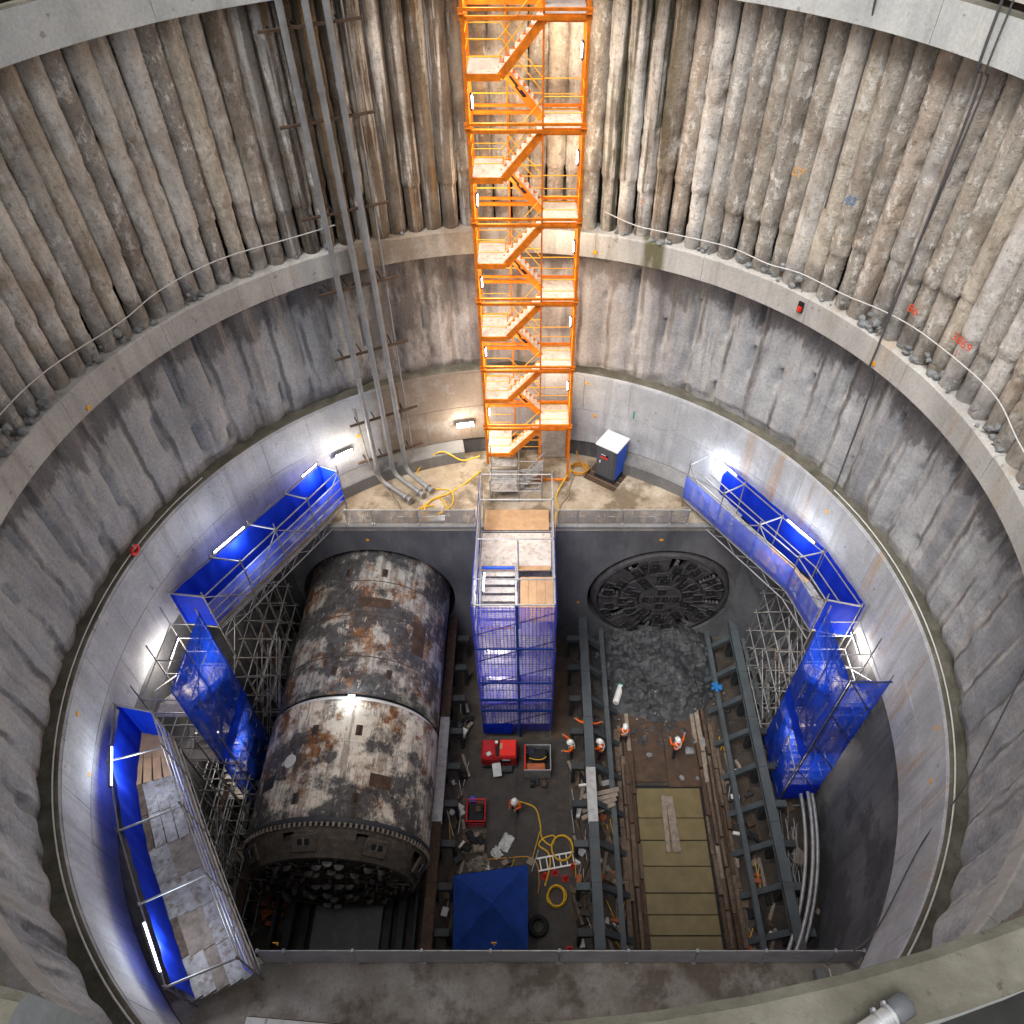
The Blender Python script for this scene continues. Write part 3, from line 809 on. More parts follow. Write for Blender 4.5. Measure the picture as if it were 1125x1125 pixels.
def build_tbm_left():
    T = thing("tunnel_boring_machine", "rusty cream shield of a tunnel boring machine lying full length in the pit", "machine", (XL, 17, 0))
    c = (0, 0, ZT)
    off = -17
    part("rear_shield", shield_ring(15.55 + off, 26 + off, TR - .04, 0, "shield_rear"), T, c)
    part("front_shield", shield_ring(10.45 + off, 15.2 + off, TR + .05, 0, "shield_front", seed=4), T, c)
    part("joint_ring", shield_ring(15.1 + off, 15.65 + off, TR - .17, 0, "cutter_dark", rows=2), T, c)
    part("joint_seal", shield_ring(15.30 + off, 15.42 + off, TR - .11, 0, "white_paint", rows=1), T, c)
    part("cutting_edge", shield_ring(10.2 + off, 10.47 + off, TR + .075, 0, "steel_dark", rows=2), T, c)
    rng = random.Random(2)
    # weld beads and patch plates on the shield
    def plate(y, adeg, w, l, r, mat, name="patch_plate"):
        m = MB(); n = 6
        for (rr, sh) in ((r, 0), (r + .022, .0)):
            for q in (-.5, .5):
                for i in range(n + 1):
                    a = R(adeg) + (i / n - .5) * w / r
                    m.v.append((rr * math.cos(a), y + off + q * l, ZT + rr * math.sin(a)))
        k = n + 1
        for i in range(n):
            m.f.append((2 * k + i, 2 * k + i + 1, 3 * k + i + 1, 3 * k + i))
            m.f.append((i, i + 1, 2 * k + i + 1, 2 * k + i)); m.f.append((k + i, k + i + 1, 3 * k + i + 1, 3 * k + i))
        m.f += [(0, k, 3 * k, 2 * k), (n, k + n, 3 * k + n, 2 * k + n)]
        part(name, m.mesh(name, mat, fix=True), T)
    for (y, a, w, l, f, mat) in ((12.4, 122, .7, .55, 1, "shield_front"), (20.1, 80, 1.5, .5, 0, "steel_rust"),
                                 (18.8, 42, .7, 1.6, 0, "steel_rust"), (12.0, 58, .9, .5, 1, "steel_rust"), (12.1, 135, .8, .5, 1, "steel_dark"), (11.6, 46, .8, .25, 1, "shield_front")):
        plate(y, a, w, l, (TR + .055) if f else (TR - .035), mat)
    for y in (11.9, 13.4, 17.3, 19.4, 21.3):
        part("seam", shield_ring(y - .02 + off, y + .02 + off, (TR + .06 if y < 15 else TR - .03), 0, "shield_front" if y < 15 else "steel_rust", rows=1, seed=(4 if y < 15 else 0)), T, c)
    for (y, adeg, f) in ((13.9, 76, 1), (13.9, 104, 1), (11.2, 72, 1), (11.2, 108, 1), (16.6, 100, 0), (16.6, 62, 0), (21.8, 104, 0), (21.8, 76, 0)):
        a = R(adeg); rr = (TR + .05) if f else (TR - .04)
        lg = part("lifting_lug", bbox((.05, .3, .2), "steel_dark", .02), T, ((rr + .06) * math.cos(a), y + off, ZT + (rr + .06) * math.sin(a)), (0, PI / 2 - a, 0))
        part("lug_pad", bbox((.26, .44, .03), "steel_rust", .008), lg, (0, 0, -.055))
    # round port on the front shield
    a = R(118); rr = TR + .05
    pm = MB().tube([(0, 0, -.04), (0, 0, .035)], .27, 20).mesh("port_cover", "white_paint")
    part("port_cover", pm, T, (rr * math.cos(a), 12.75 + off, ZT + rr * math.sin(a)), (0, PI / 2 - a, 0))
    # teeth round the cutting edge
    m = MB()
    for i in range(110):
        a = 2 * PI * i / 110
        m.box(((TR + .05) * math.cos(a), 10.2 + off, ZT + (TR + .05) * math.sin(a)), (.09, .16, .09), mat3=Matrix.Rotation(-a, 3, 'Y'))
    part("edge_teeth", m.mesh("edge_teeth", "timber_pale"), T)["kind"] = "stuff"
    m = MB(); N = 96; prof = [(10.3, 3.56), (10.0, 3.56), (9.75, 3.46), (9.35, 3.22), (9.2, 3.14), (9.2, 2.9)]
    for (y, r) in prof:
        for i in range(N): m.v.append((r * math.cos(2 * PI * i / N), y + off, ZT + r * math.sin(2 * PI * i / N)))
    for j in range(len(prof) - 1):
        for i in range(N):
            if j in (1, 2) and (i % 12) in (4, 5): continue        # muck openings
            m.f.append((j * N + i, j * N + (i + 1) % N, (j + 1) * N + (i + 1) % N, (j + 1) * N + i))
    part("gauge_drum", m.mesh("gauge_drum", "cutter_body", fix=True), T)
    part("gauge_core", MB().tube([(0, 10.2 + off, ZT), (0, 9.5 + off, ZT)], 2.95, 48).mesh("gauge_core", "cutter_dark"), T)
    cutterhead(T, (0, 9.25 + off, ZT), 3.3, "cutter_body", "cutter_dark", "cutter_roller", .39, random.Random(5), .05)
    # saddle plates with recessed gauge cutters on the sloping rim
    for k in range(16):
        a = 2 * PI * (k * 6 + 1.5) / 96 + .05
        if k % 2: continue
        r = 3.42
        h_ = part("gauge_saddle", bbox((.95, .62, .12), "cutter_body", .04), T, (r * math.cos(a), 9.62 + off, ZT + r * math.sin(a)), (0, PI / 2 - a, 0))
        h_.rotation_euler = (Matrix.Rotation(PI / 2 - a, 3, 'Y') @ Matrix.Rotation(R(28), 3, 'X')).to_euler()
        part("gauge_slot", bbox((.46, .2, .06), "cutter_dark", .03), h_, (0, .05, .05)); part("gauge_cutter", bbox((.09, .3, .1), "cutter_roller", .03), h_, (0, .05, .06))
    # working lamp at the joint
    W = part("work_lamp", bbox((.3, .12, .12), "white_paint"), T, (.35, 15.36 + off, ZT + TR + .0), (0, .1, 0))
    part("lamp_glass", bbox((.2, .07, .09), "weld_lit"), W, (0, -.05, .05))
    ld = bpy.data.lights.new("work_lamp_light", 'POINT'); ld.energy = 25; ld.color = (.8, .9, 1); ld.shadow_soft_size = .08
    lo = bpy.data.objects.new("work_lamp_light", ld); COL.objects.link(lo); lo.parent = W; lo.location = (0, -.2, .35)
build_tbm_left()

def build_tbm_right():
    T = thing("tunnel_boring_machine", "mud caked round cutterhead breaking through the far headwall", "machine", (XR, Y_FAR, 0))
    cutterhead(T, (0, -.15, ZT), TR - .02, "mud_head", "cutter_dark", "mud_roller", .1, random.Random(9), -.13)
    part("front_shield", shield_ring(.25, 4.5, TR - .02, 0, "mud_head", rows=3), T, (0, 0, ZT))
build_tbm_right()

# ---------------------------------------------------------------- muck heap
def build_muck():
    m = MB(); nx, ny = 100, 100
    x0, x1, y0, y1 = 2.9, 10.2, 16.4, 22.88
    for j in range(ny + 1):
        for i in range(nx + 1):
            x = x0 + (x1 - x0) * i / nx; y = y0 + (y1 - y0) * j / ny
            u = (x - XR) / 2.9; t_ = (y - 17.2) / (22.9 - 17.2)
            edge = 17.5 + 1.6 * u * u + .5 * nz(x, 3, 1, .7)
            h = max(0., min(1., (y - edge) / 1.3)) * (.45 + .75 * max(0, t_)) * max(0, 1 - abs(u) ** 3.2 * .62)
            h += (nz(x, y, 0, .7) * .42 + nz(x, y, 4, 2.2) * .17 + nz(x, y, 9, 5) * .09) * min(1, h * 2.2)
            m.v.append((x, y, max(h, -.02) - .02))
    for j in range(ny):
        for i in range(nx):
            a = j * (nx + 1) + i; m.f.append((a, a + 1, a + nx + 2, a + nx + 1))
    o = part("muck_heap", m.mesh("muck_heap", "muck", True))
    tag(o, "dark heap of broken spoil under the right cutterhead", "spoil heap", kind="stuff")
    rnd = random.Random(8); sp = []
    def hgt(x, y):
        i = int((x - x0) / (x1 - x0) * nx); j = int((y - y0) / (y1 - y0) * ny)
        return m.v[max(0, min(ny, j)) * (nx + 1) + max(0, min(nx, i))][2]
    for k in range(1100):
        x = rnd.gauss(XR, 1.9); y = rnd.uniform(16.6, 22.8)
        if not (3.1 < x < 10.1): continue
        r = .03 + .2 * rnd.random() ** 5
        sp.append((x, y, max(0.02, hgt(x, y)) + r * .2, r))
    scatter("loose_stones", "loose grey stones strewn over the spoil heap and the plates before it", "stones", sp, "rock", 4)
    pale = [(rnd.gauss(XR, 2.1), rnd.uniform(16.8, 20.5), 0, .025 + .05 * rnd.random() ** 2) for k in range(70)]
    scatter("pale_chips", "pale stone chips sprinkled round the foot of the spoil heap", "chips", [(x, y, max(.1, hgt(x, y)) + .02, r) for x, y, z, r in pale if 3.1 < x < 10], "lump", 6)
    slabs = [(8.55, 16.75, .30), (7.75, 16.3, .26), (7.2, 14.95, .16), (7.95, 14.95, .12), (5.75, 16.1, .16)]
    names = ["pale flat stone slab by the right timbers", "grey stone slab left of the pale flat one", "small grey stone near the edge of the brown plate", "small pale stone at the right corner of the brown plate", "small bluish stone in the middle of the brown plates"]
    for (x, y, r), lab in zip(slabs, names):
        bm = rock_mesh(rnd, r, .35); me = bpy.data.meshes.new("stone"); bm.to_mesh(me); bm.free(); me.materials.append(M["lump"])
        tag(part("stone_slab", me, None, (x, y, .12 + r * .2), (0, 0, rnd.uniform(0, 3))), lab, "stone", "stone slabs on the plates")
build_muck()

# ---------------------------------------------------------------- pit floor furniture
def lay(name, label, cat, x0, x1, y0, y1, z, th, mat, group=None, rz=0.):
    o = part(name, bbox((x1 - x0, y1 - y0, th), mat, .01), None, ((x0 + x1) / 2, (y0 + y1) / 2, z + th / 2), (0, 0, rz))
    return tag(o, label, cat, group)
def build_floor():
    g = "steel plates laid on the pit floor"
    lay("steel_plate", "dark brown steel plate under the red compressor", "plate", -3.1, -.75, 11.4, 16.6, .004, .03, "plate_grey", g)
    lay("steel_plate", "wide grey brown steel plate right of the standing worker", "plate", -.72, 1.75, 11.0, 16.9, .006, .03, "plate_grey", g)
    lay("steel_plate", "long rusty brown steel plate beside the blue netted stair tower", "plate", 1.0, 1.8, 17.0, 21.5, .008, .03, "plate_brown", g)
    lay("steel_plate", "grey concrete coloured plate between the blue canopy and the frame", "plate", .2, 1.75, 7.4, 10.6, .004, .03, "plate_grey", g)
    lay("steel_plate", "left brown steel plate where the workers stand by the trench", "plate", 4.7, 6.52, 14.8, 18.2, .03, .05, "plate_brown", g)
    lay("steel_plate", "right brown steel plate at the head of the trench", "plate", 6.56, 8.45, 14.55, 18.2, .04, .05, "plate_brown", g)
    # trench covers
    ys = [14.5, 13.1, 12.1, 11.0, 9.9, 9.05, 8.25, 7.5]
    pos = ["first", "second", "third", "fourth", "fifth", "sixth", "seventh"]
    for i in range(7):
        y1, y0 = ys[i] - .02, ys[i + 1] + .02
        o = part("silt_panel", bbox((3.05, y1 - y0, .06), "silt", .012), None, (6.45, (y0 + y1) / 2, .06 + .012 * (i % 2)), (R(.4 * (-1) ** i), 0, 0))
        tag(o, pos[i] + " olive silt covered panel of the trench counted from the brown plates", "panel", "olive panels in the trench")
    part("trench_bed", bbox((3.3, 7.4, .03), "black"), None, (6.45, 10.95, .018))["kind"] = "structure"
    T = thing("plank_pair", "pale planks lying lengthwise on the olive panels", "planks", (6.4, 12.85, .12))
    boxw("plank", T, (6.17, 12.85, .16), (.22, 2.6, .06), "timber_pale", R(-1)); boxw("plank", T, (6.5, 12.82, .17), (.36, 2.5, .07), "timber_pale", R(2.0)); boxw("plank", T, (6.48, 12.75, .225), (.16, 2.4, .04), "timber_pale", R(1))
    # timber and rail stacks along both sides of the trench
    rnd = random.Random(6)
    for side, xs in (("left", (4.15, 4.38, 4.62, 4.80)), ("right", (8.15, 8.40, 8.66, 8.92, 9.1))):
        T = thing("timber_stack", "weathered sleepers and rails stacked along the %s side of the trench" % side, "timber", (xs[0], 12, 0), 0, "timber stacks along the trench")
        for i, x in enumerate(xs):
            y = 7.7
            while y < (16.5 if side == "left" else 17.2):
                L = rnd.uniform(1.2, 3.0); w = rnd.uniform(.14, .24); h = rnd.uniform(.14, .38)
                boxw("sleeper", T, (x + rnd.uniform(-.04, .04), y + L / 2, h / 2 + .02), (w, L - .05, h), rnd.choice(("timber", "timber", "timber_pale", "steel_rust")), R(rnd.uniform(-1.2, 1.2)))
                y += L
        for q in range(2):
            bar("rail", T, (xs[1] + .3 * q, 7.6, .5), (xs[1] + .3 * q + .05, 15.5, .46), .03, "steel_rust")
build_floor()

# ---------------------------------------------------------------- side frames
def ibeam(name, T, x, y0, y1, z, w, h, mat, zs=None):
    L = y1 - y0; m = MB()
    m.box((0, 0, h / 2 - .02), (w, L, .04)); m.box((0, 0, -h / 2 + .02), (w, L, .04)); m.box((0, 0, 0), (.05, L - .004, h - .08))
    m.box((w / 2 - .045, 0, 0), (.025, L - .01, h - .085)); m.box((-w / 2 + .045, 0, 0), (.025, L - .01, h - .085))
    o = part(name, m.mesh(name, mat), T, Vector((x, (y0 + y1) / 2, z)) - Vector(T.location)); return o
def frame(label, x, xin, s, y0, y1, mat, light_bay=None, rust_from=None):
    """side frame: rail beam on columns, rakers to the inside carrying a lower beam. s = +1 if the machine lies at larger x"""
    T = thing("steel_trestle", label, "steel frame", (x, (y0 + y1) / 2, 0), 0, "steel frames beside the tunnel machines")
    y = y0; i = 0
    rnd = random.Random(int(x * 100))
    while y < y1 - .1:
        L = min(2.45, y1 - y)
        mt = mat
        if light_bay and light_bay[0] <= y < light_bay[1]: mt = "galv"
        if rust_from is not None and y < rust_from: mt = "steel_rust"
        ibeam("rail_beam", T, x, y + .008, y + L - .008, 2.0, .42, .36, mt); y += L
    if xin is not None:
        y = y0
        while y < y1 - .1:
            L = min(3.6, y1 - y); ibeam("lower_beam", T, xin, y + .006, y + L - .006, 1.02, .22, .24, mat); y += L
    y = y0 + .7; o = -s
    while y < y1 - .3:
        boxw("column", T, (x + o * .02, y, .91), (.26, .30, 1.8), "steel_dark")
        boxw("base_plate", T, (x + o * .02, y, .015), (.55, .55, .03), "plate_grey")
        boxw("stub_arm", T, (x + o * .55, y, 1.62), (.62, .30, .26), mat if (mat != "steel_rust" and rnd.random() < .6) else "steel_dark")
        boxw("outer_leg", T, (x + o * .74, y, .74), (.16, .26, 1.46), "steel_dark")
        if xin is not None:
            bar("raker", T, (x + s * .14, y, 1.75), (x + s * 1.55, y, .16), 0, mat, square=(.24, .26))
            boxw("foot_plate", T, (x + s * 1.6, y, .03), (.40, .42, .05), "plate_grey")
        y += 1.72
    return T
frame("blue grey steel frame along the right wall side of the trench", 10.6, 9.42, -1, 7.3, 22.6, "steel_blue")
frame("blue grey steel frame in the middle of the pit left of the trench", 2.68, 3.72, 1, 7.3, 22.8, "steel_blue", (12.1, 14.5))
frame("steel frame on the right flank of the cream shield", -4.2, None, -1, 7.3, 22.8, "steel_rust", (12.1, 16.9))
frame("rust brown steel frame on the left flank of the cream shield", -12.0, None, 1, 8.2, 22.4, "steel_rust")

def build_cradle():
    T = thing("launch_cradle", "dark steel cradle rails under the cutterhead of the cream shield", "cradle", (XL, 12, 0))
    for dx in (-2.35, -1.75, 1.75, 2.35):
        boxw("slide_rail", T, (XL + dx, 15, .28 + .12 * (abs(dx) > 2)), (.3, 15.5, .5 + .24 * (abs(dx) > 2)), "steel_dark")
    for y in (7.6, 9.2, 11, 13, 15, 17, 19, 21): boxw("cross_beam", T, (XL, y, .11), (3.1, .28, .2), "steel_dark")
    for dx in (-1.3, 1.3):
        boxw("side_girder", T, (XL + 2.95 * (1 if dx > 0 else -1), 15, .6), (.14, 15.4, .7), "steel_dark")
    lay("concrete_slab", "dark grey concrete slab in front of the left cutterhead", "slab", XL - 1.45, XL + 1.45, 5.9, 10.4, .03, .2, "bench")
    T = thing("brick_pile", "small heap of orange brown bricks beside the left cutterhead", "bricks", (-10.9, 9.3, 0))
    rnd = random.Random(12)
    for i in range(26):
        boxw("brick", T, (-11.0 + rnd.uniform(-.5, .45), 9.2 + rnd.uniform(-.6, .7), .06 + rnd.random() * .35), (.32, .18, .13), "brick_red", rnd.uniform(0, 3))
build_cradle()

# ================================================================ LAMPS
def tube_light(label, a, b, energy, group, down=.08, color=(.86, .92, 1.0), off=(0, 0, 0)):
    """fluorescent batten between two world points"""
    a = Vector(a); b = Vector(b); mid = (a + b) / 2
    T = thing("tube_light", label, "lamp", mid, 0, group)
    d = (b - a).normalized()
    bar("batten", T, a, b, 0, "grey_plastic", square=(.06, .05))
    o = Vector(off).normalized() * .055 if Vector(off).length > 0 else Vector((0, 0, -.055))
    bar("lit_tube", T, a + d * .04 + o, b - d * .04 + o, .026, "tube_lit")
    for q in (a, b):
        part("end_cap", bbox((.07, .07, .09), "grey_plastic"), T, q + o * .5 - mid)
    ld = bpy.data.lights.new("tube_light_light", 'POINT'); ld.energy = energy; ld.color = color; ld.shadow_soft_size = .4
    lo = bpy.data.objects.new("tube_light_light", ld); COL.objects.link(lo); lo.parent = T; lo.location = o * 11
    return T

# ================================================================ ORANGE STAIR TOWER
def build_tower():
    X0, X1, Y0, Y1 = -2.14, 1.72, 26.12, 27.78
    T = thing("stair_tower", "tall bright orange steel stair tower climbing the far wall", "stair tower", ((X0 + X1) / 2, (Y0 + Y1) / 2, Z_LEDGE))
    H, zb = 3.355, 12.76
    lines = [zb + H * i for i in range(7)]
    xm1, xm2 = X0 + .30 * (X1 - X0) - .05, X0 + .645 * (X1 - X0)
    ym = (Y0 + Y1) / 2
    top = 33.0
    # corner and middle posts, one length per storey
    zz = [Z_LEDGE] + lines
    for i in range(len(zz) - 1):
        for (x, y, r) in ((X0, Y0, .055), (X1, Y0, .055), (X0, Y1, .055), (X1, Y1, .055), (xm2, Y0, .032), (X0 + .33 * (X1 - X0), Y1, .03)):
            z0 = zz[i]
            if i == 0 and x == X0: z0 = 10.4
            bar("post", T, (x, y, z0), (x, y, zz[i + 1] - .04), 0, "orange", square=(2 * r, 2 * r))
    for z in lines:
        for (a, b) in (((X0, Y0), (X1, Y0)), ((X0, Y1), (X1, Y1))):
            bar("floor_beam", T, (a[0] - .1, a[1], z - .1), (b[0] + .1, b[1], z - .1), 0, "orange", square=(.09, .12))
            bar("floor_beam", T, (a[0] - .12, a[1] - .03, z + .14), (b[0] + .12, b[1] - .03, z + .14), 0, "orange", square=(.07, .09))
        for x in (X0, X1):
            bar("side_beam", T, (x, Y0, z - .1), (x, Y1, z - .1), 0, "orange", square=(.08, .12))
            bar("side_beam", T, (x, Y0, z + .14), (x, Y1, z + .14), 0, "orange", square=(.06, .08))
            for y in (Y0, Y1): boxw("splice_plate", T, (x, y, z + .02), (.2, .2, .05), "orange", 0, .006)
    def landing(xa, xb, z):
        boxw("landing", T, ((xa + xb) / 2, ym, z - .03), (xb - xa, Y1 - Y0 - .08, .04), "deck_pale")
        bar("landing_edge", T, (xa, Y0, z - .1), (xb, Y0, z - .1), 0, "orange", square=(.05, .22))
        bar("landing_edge", T, (xa, Y1, z - .06), (xb, Y1, z - .06), 0, "yellow", square=(.05, .16))
    def flight(xa, za, xb, zb_, y, rail_y, wid, sign):
        n = 8; s = 1 if xb > xa else -1
        for yy in (y - wid / 2, y + wid / 2):
            bar("stringer", T, (xa, yy, za - .10), (xb, yy, zb_ - .10), 0, "orange", square=(.05, .26))
        tm = bbox((.24, wid - .06, .03), "deck_pale", .005); rm = bbox((.03, wid - .06, .14), "orange", .005)
        for k in range(n):
            f = (k + .5) / n
            px, pz = xa + (xb - xa) * f, za + (zb_ - za) * f
            L = Vector(T.location)
            part("tread", tm, T, Vector((px, y, pz + .02)) - L)
            part("riser", rm, T, Vector((px + s * .11, y, pz + .09)) - L)
        for hgt in (.55, 1.0):
            bar("handrail", T, (xa, rail_y, za + hgt), (xb, rail_y, zb_ + hgt), .018, "yellow")
        if sign:
            d = Vector((xb - xa, 0, zb_ - za)).normalized(); c = Vector((xa + (xb - xa) * .55, y - wid / 2 - .032, za + (zb_ - za) * .55 - .06))
            for (q, l) in ((-.30, .28), (.12, .42)):
                bar("sign_strip", T, c + d * q, c + d * (q + l), 0, "black", square=(.006, .07))
            bar("sign_strip", T, c + d * -.2 + Vector((0, 0, -.09)), c + d * .25 + Vector((0, 0, -.09)), 0, "black", square=(.006, .05))
    for i, z in enumerate(lines):
        zl = z - H * .5                     # left landing half way below this level
        landing(X0 + .04, xm1 + .02, zl)
        flight(xm1, zl, xm2, z - .05, Y0 + .34, Y0 + .02, .58, False)
        landing(xm2, X1 - .04, z)
        zr = (z - H)
        if i == 0: zr = Z_LEDGE + .05
        flight(xm2, zr + .02, xm1, zl, Y1 - .34, Y1 - .02, .58, True) if i > 0 else None
        # guard rails round the landings
        for hgt in (.5, 1.0):
            for (p, q) in (((X0, Y0, zl), (xm1, Y0, zl)), ((X0, Y0, zl), (X0, Y1, zl)), ((X0, Y1, zl), (xm1, Y1, zl)),
                           ((xm2, Y0, z), (X1, Y0, z)), ((X1, Y0, z), (X1, Y1, z)), ((xm2, Y1, z), (X1, Y1, z))):
                p = Vector(p); q = Vector(q)
                if i == 6 and z > 32: pass
                bar("guard_rail", T, p + Vector((0, 0, hgt)), q + Vector((0, 0, hgt)), .018, "yellow")
        # rear rails across the well
        for hgt in (.35, .8, 1.2):
            bar("back_rail", T, (X0, Y1, zl - 1.5 + hgt), (xm2, Y1, zl - 1.5 + hgt), .022, "yellow")
    # lowest landing rests on a screened orange box on the right
    for (x0, x1, y) in ((xm2, X1, Y0),):
        boxw("base_frame", T, ((x0 + x1) / 2, y, Z_LEDGE + .06), (x1 - x0, .08, .12), "orange")
        bar("base_post", T, (x0, y, Z_LEDGE), (x0, y, lines[0]), 0, "orange", square=(.12, .08))
    boxw("back_panel", T, ((xm2 + X1) / 2, Y1 - .02, Z_LEDGE + 1.5), (X1 - xm2 - .1, .03, 2.9), "deck_pale")
    # tube lamps on both sides of every storey
    g = "tube lamps on the orange stair tower"
    names = ["lowest", "second lowest", "third lowest", "third highest", "second highest", "highest"]
    for i in range(6):
        z = lines[i] + .45
        tube_light("%s tube lamp on the left post of the orange tower" % names[i], (X0 + .12, Y0 + .12, z + .1), (X0 + .12, Y0 + .12, z + .6), 115, g, color=(1, .84, .62), off=(1, .5, 0))
        if i < 5:
            z2 = lines[i] + H * .62
            tube_light("%s tube lamp on the right post of the orange tower" % names[i], (X1 - .12, Y0 + .12, z2), (X1 - .12, Y0 + .12, z2 + .5), 115, g, color=(1, .84, .62), off=(-1, .5, 0))
    # grey access stair from the ledge up to the lowest orange landing
    S = thing("access_stair", "grey scaffold access stair in front of the orange tower's foot", "stair", (-.9, 25.2, Z_LEDGE))
    xs = (-2.0, -.65, .45); ysl = (24.7, 25.5, 26.15)
    for x in xs:
        for y in ysl:
            bar("post", S, (x, y, Z_LEDGE), (x, y, Z_LEDGE + (2.4 if y > 25.5 else 1.5)), .028, "galv")
    for y in ysl:
        for z in (.1, .75, 1.3): bar("ledger", S, (xs[0], y, Z_LEDGE + z), (xs[2], y, Z_LEDGE + z), .024, "galv")
    for x in xs:
        for z in (.1, 1.2): bar("transom", S, (x, ysl[0], Z_LEDGE + z), (x, ysl[2], Z_LEDGE + z), .024, "galv")
    boxw("deck", S, (-1.35, 25.45, Z_LEDGE + .7), (1.25, 1.5, .05), "deck_steel")
    boxw("deck", S, (-1.35, 26.0, Z_LEDGE + 1.35), (1.2, .5, .05), "deck_steel")
    for k in range(7):
        boxw("tread", S, (-.5 + .15 * k, 25.8, Z_LEDGE + .2 + .2 * k), (.24, .7, .03), "galv")
    bar("handrail", S, (-.55, 25.45, Z_LEDGE + .6), (.55, 25.45, Z_LEDGE + 2.1), .022, "galv"); bar("handrail", S, (-.55, 25.45, Z_LEDGE + 1.05), (.55, 25.45, Z_LEDGE + 2.55), .022, "galv")
    bar("brace", S, (-.65, 24.7, Z_LEDGE + .1), (.45, 24.7, Z_LEDGE + 1.2), .022, "galv")
build_tower()

# ================================================================ SCAFFOLDS
def grid_sheet(p00, p10, p01, p11, nu, nv, amp, seed):
    """rippled cloth between four corners"""
    p00, p10, p01, p11 = map(Vector, (p00, p10, p01, p11)); m = MB()
    nrm = (p10 - p00).cross(p01 - p00).normalized()
    for j in range(nv + 1):
        for i in range(nu + 1):
            u, v = i / nu, j / nv
            p = (p00 * (1 - u) + p10 * u) * (1 - v) + (p01 * (1 - u) + p11 * u) * v
            e = min(1, 6 * min(u, 1 - u) + .35) * min(1, 5 * min(v, 1 - v) + .3)
            d = amp * e * (nz(p.x, p.y, p.z * .5, 1.1) + .6 * nz(p.x + seed, p.y, p.z * .4, 3.0) + .3 * math.sin(u * 19 + seed + 2 * v))
            m.v.append(tuple(p + nrm * d))
    for j in range(nv):
        for i in range(nu):
            a = j * (nu + 1) + i; m.f.append((a, a + 1, a + nu + 2, a + nu + 1))
    return m
def sheet(name, T, a, b, z0, z1, mat, seed=0, amp=.05, off=0., zb=None):
    a = Vector((a[0], a[1], 0)); b = Vector((b[0], b[1], 0))
    if off:
        d = (b - a).normalized(); n = Vector((-d.y, d.x, 0)) * off; a += n; b += n
    L = Vector(T.location)
    za = z0; zb_ = z0 if zb is None else zb
    nu = max(6, int((b - a).length / .12)); nv = max(6, int(abs(z1 - z0) / .2))
    me = grid_sheet(a + Vector((0, 0, z0)) - L, b + Vector((0, 0, zb_)) - L, a + Vector((0, 0, z1)) - L, b + Vector((0, 0, z1)) - L, nu, nv, amp, seed).mesh(name, mat, True)
    return part(name, me, T)

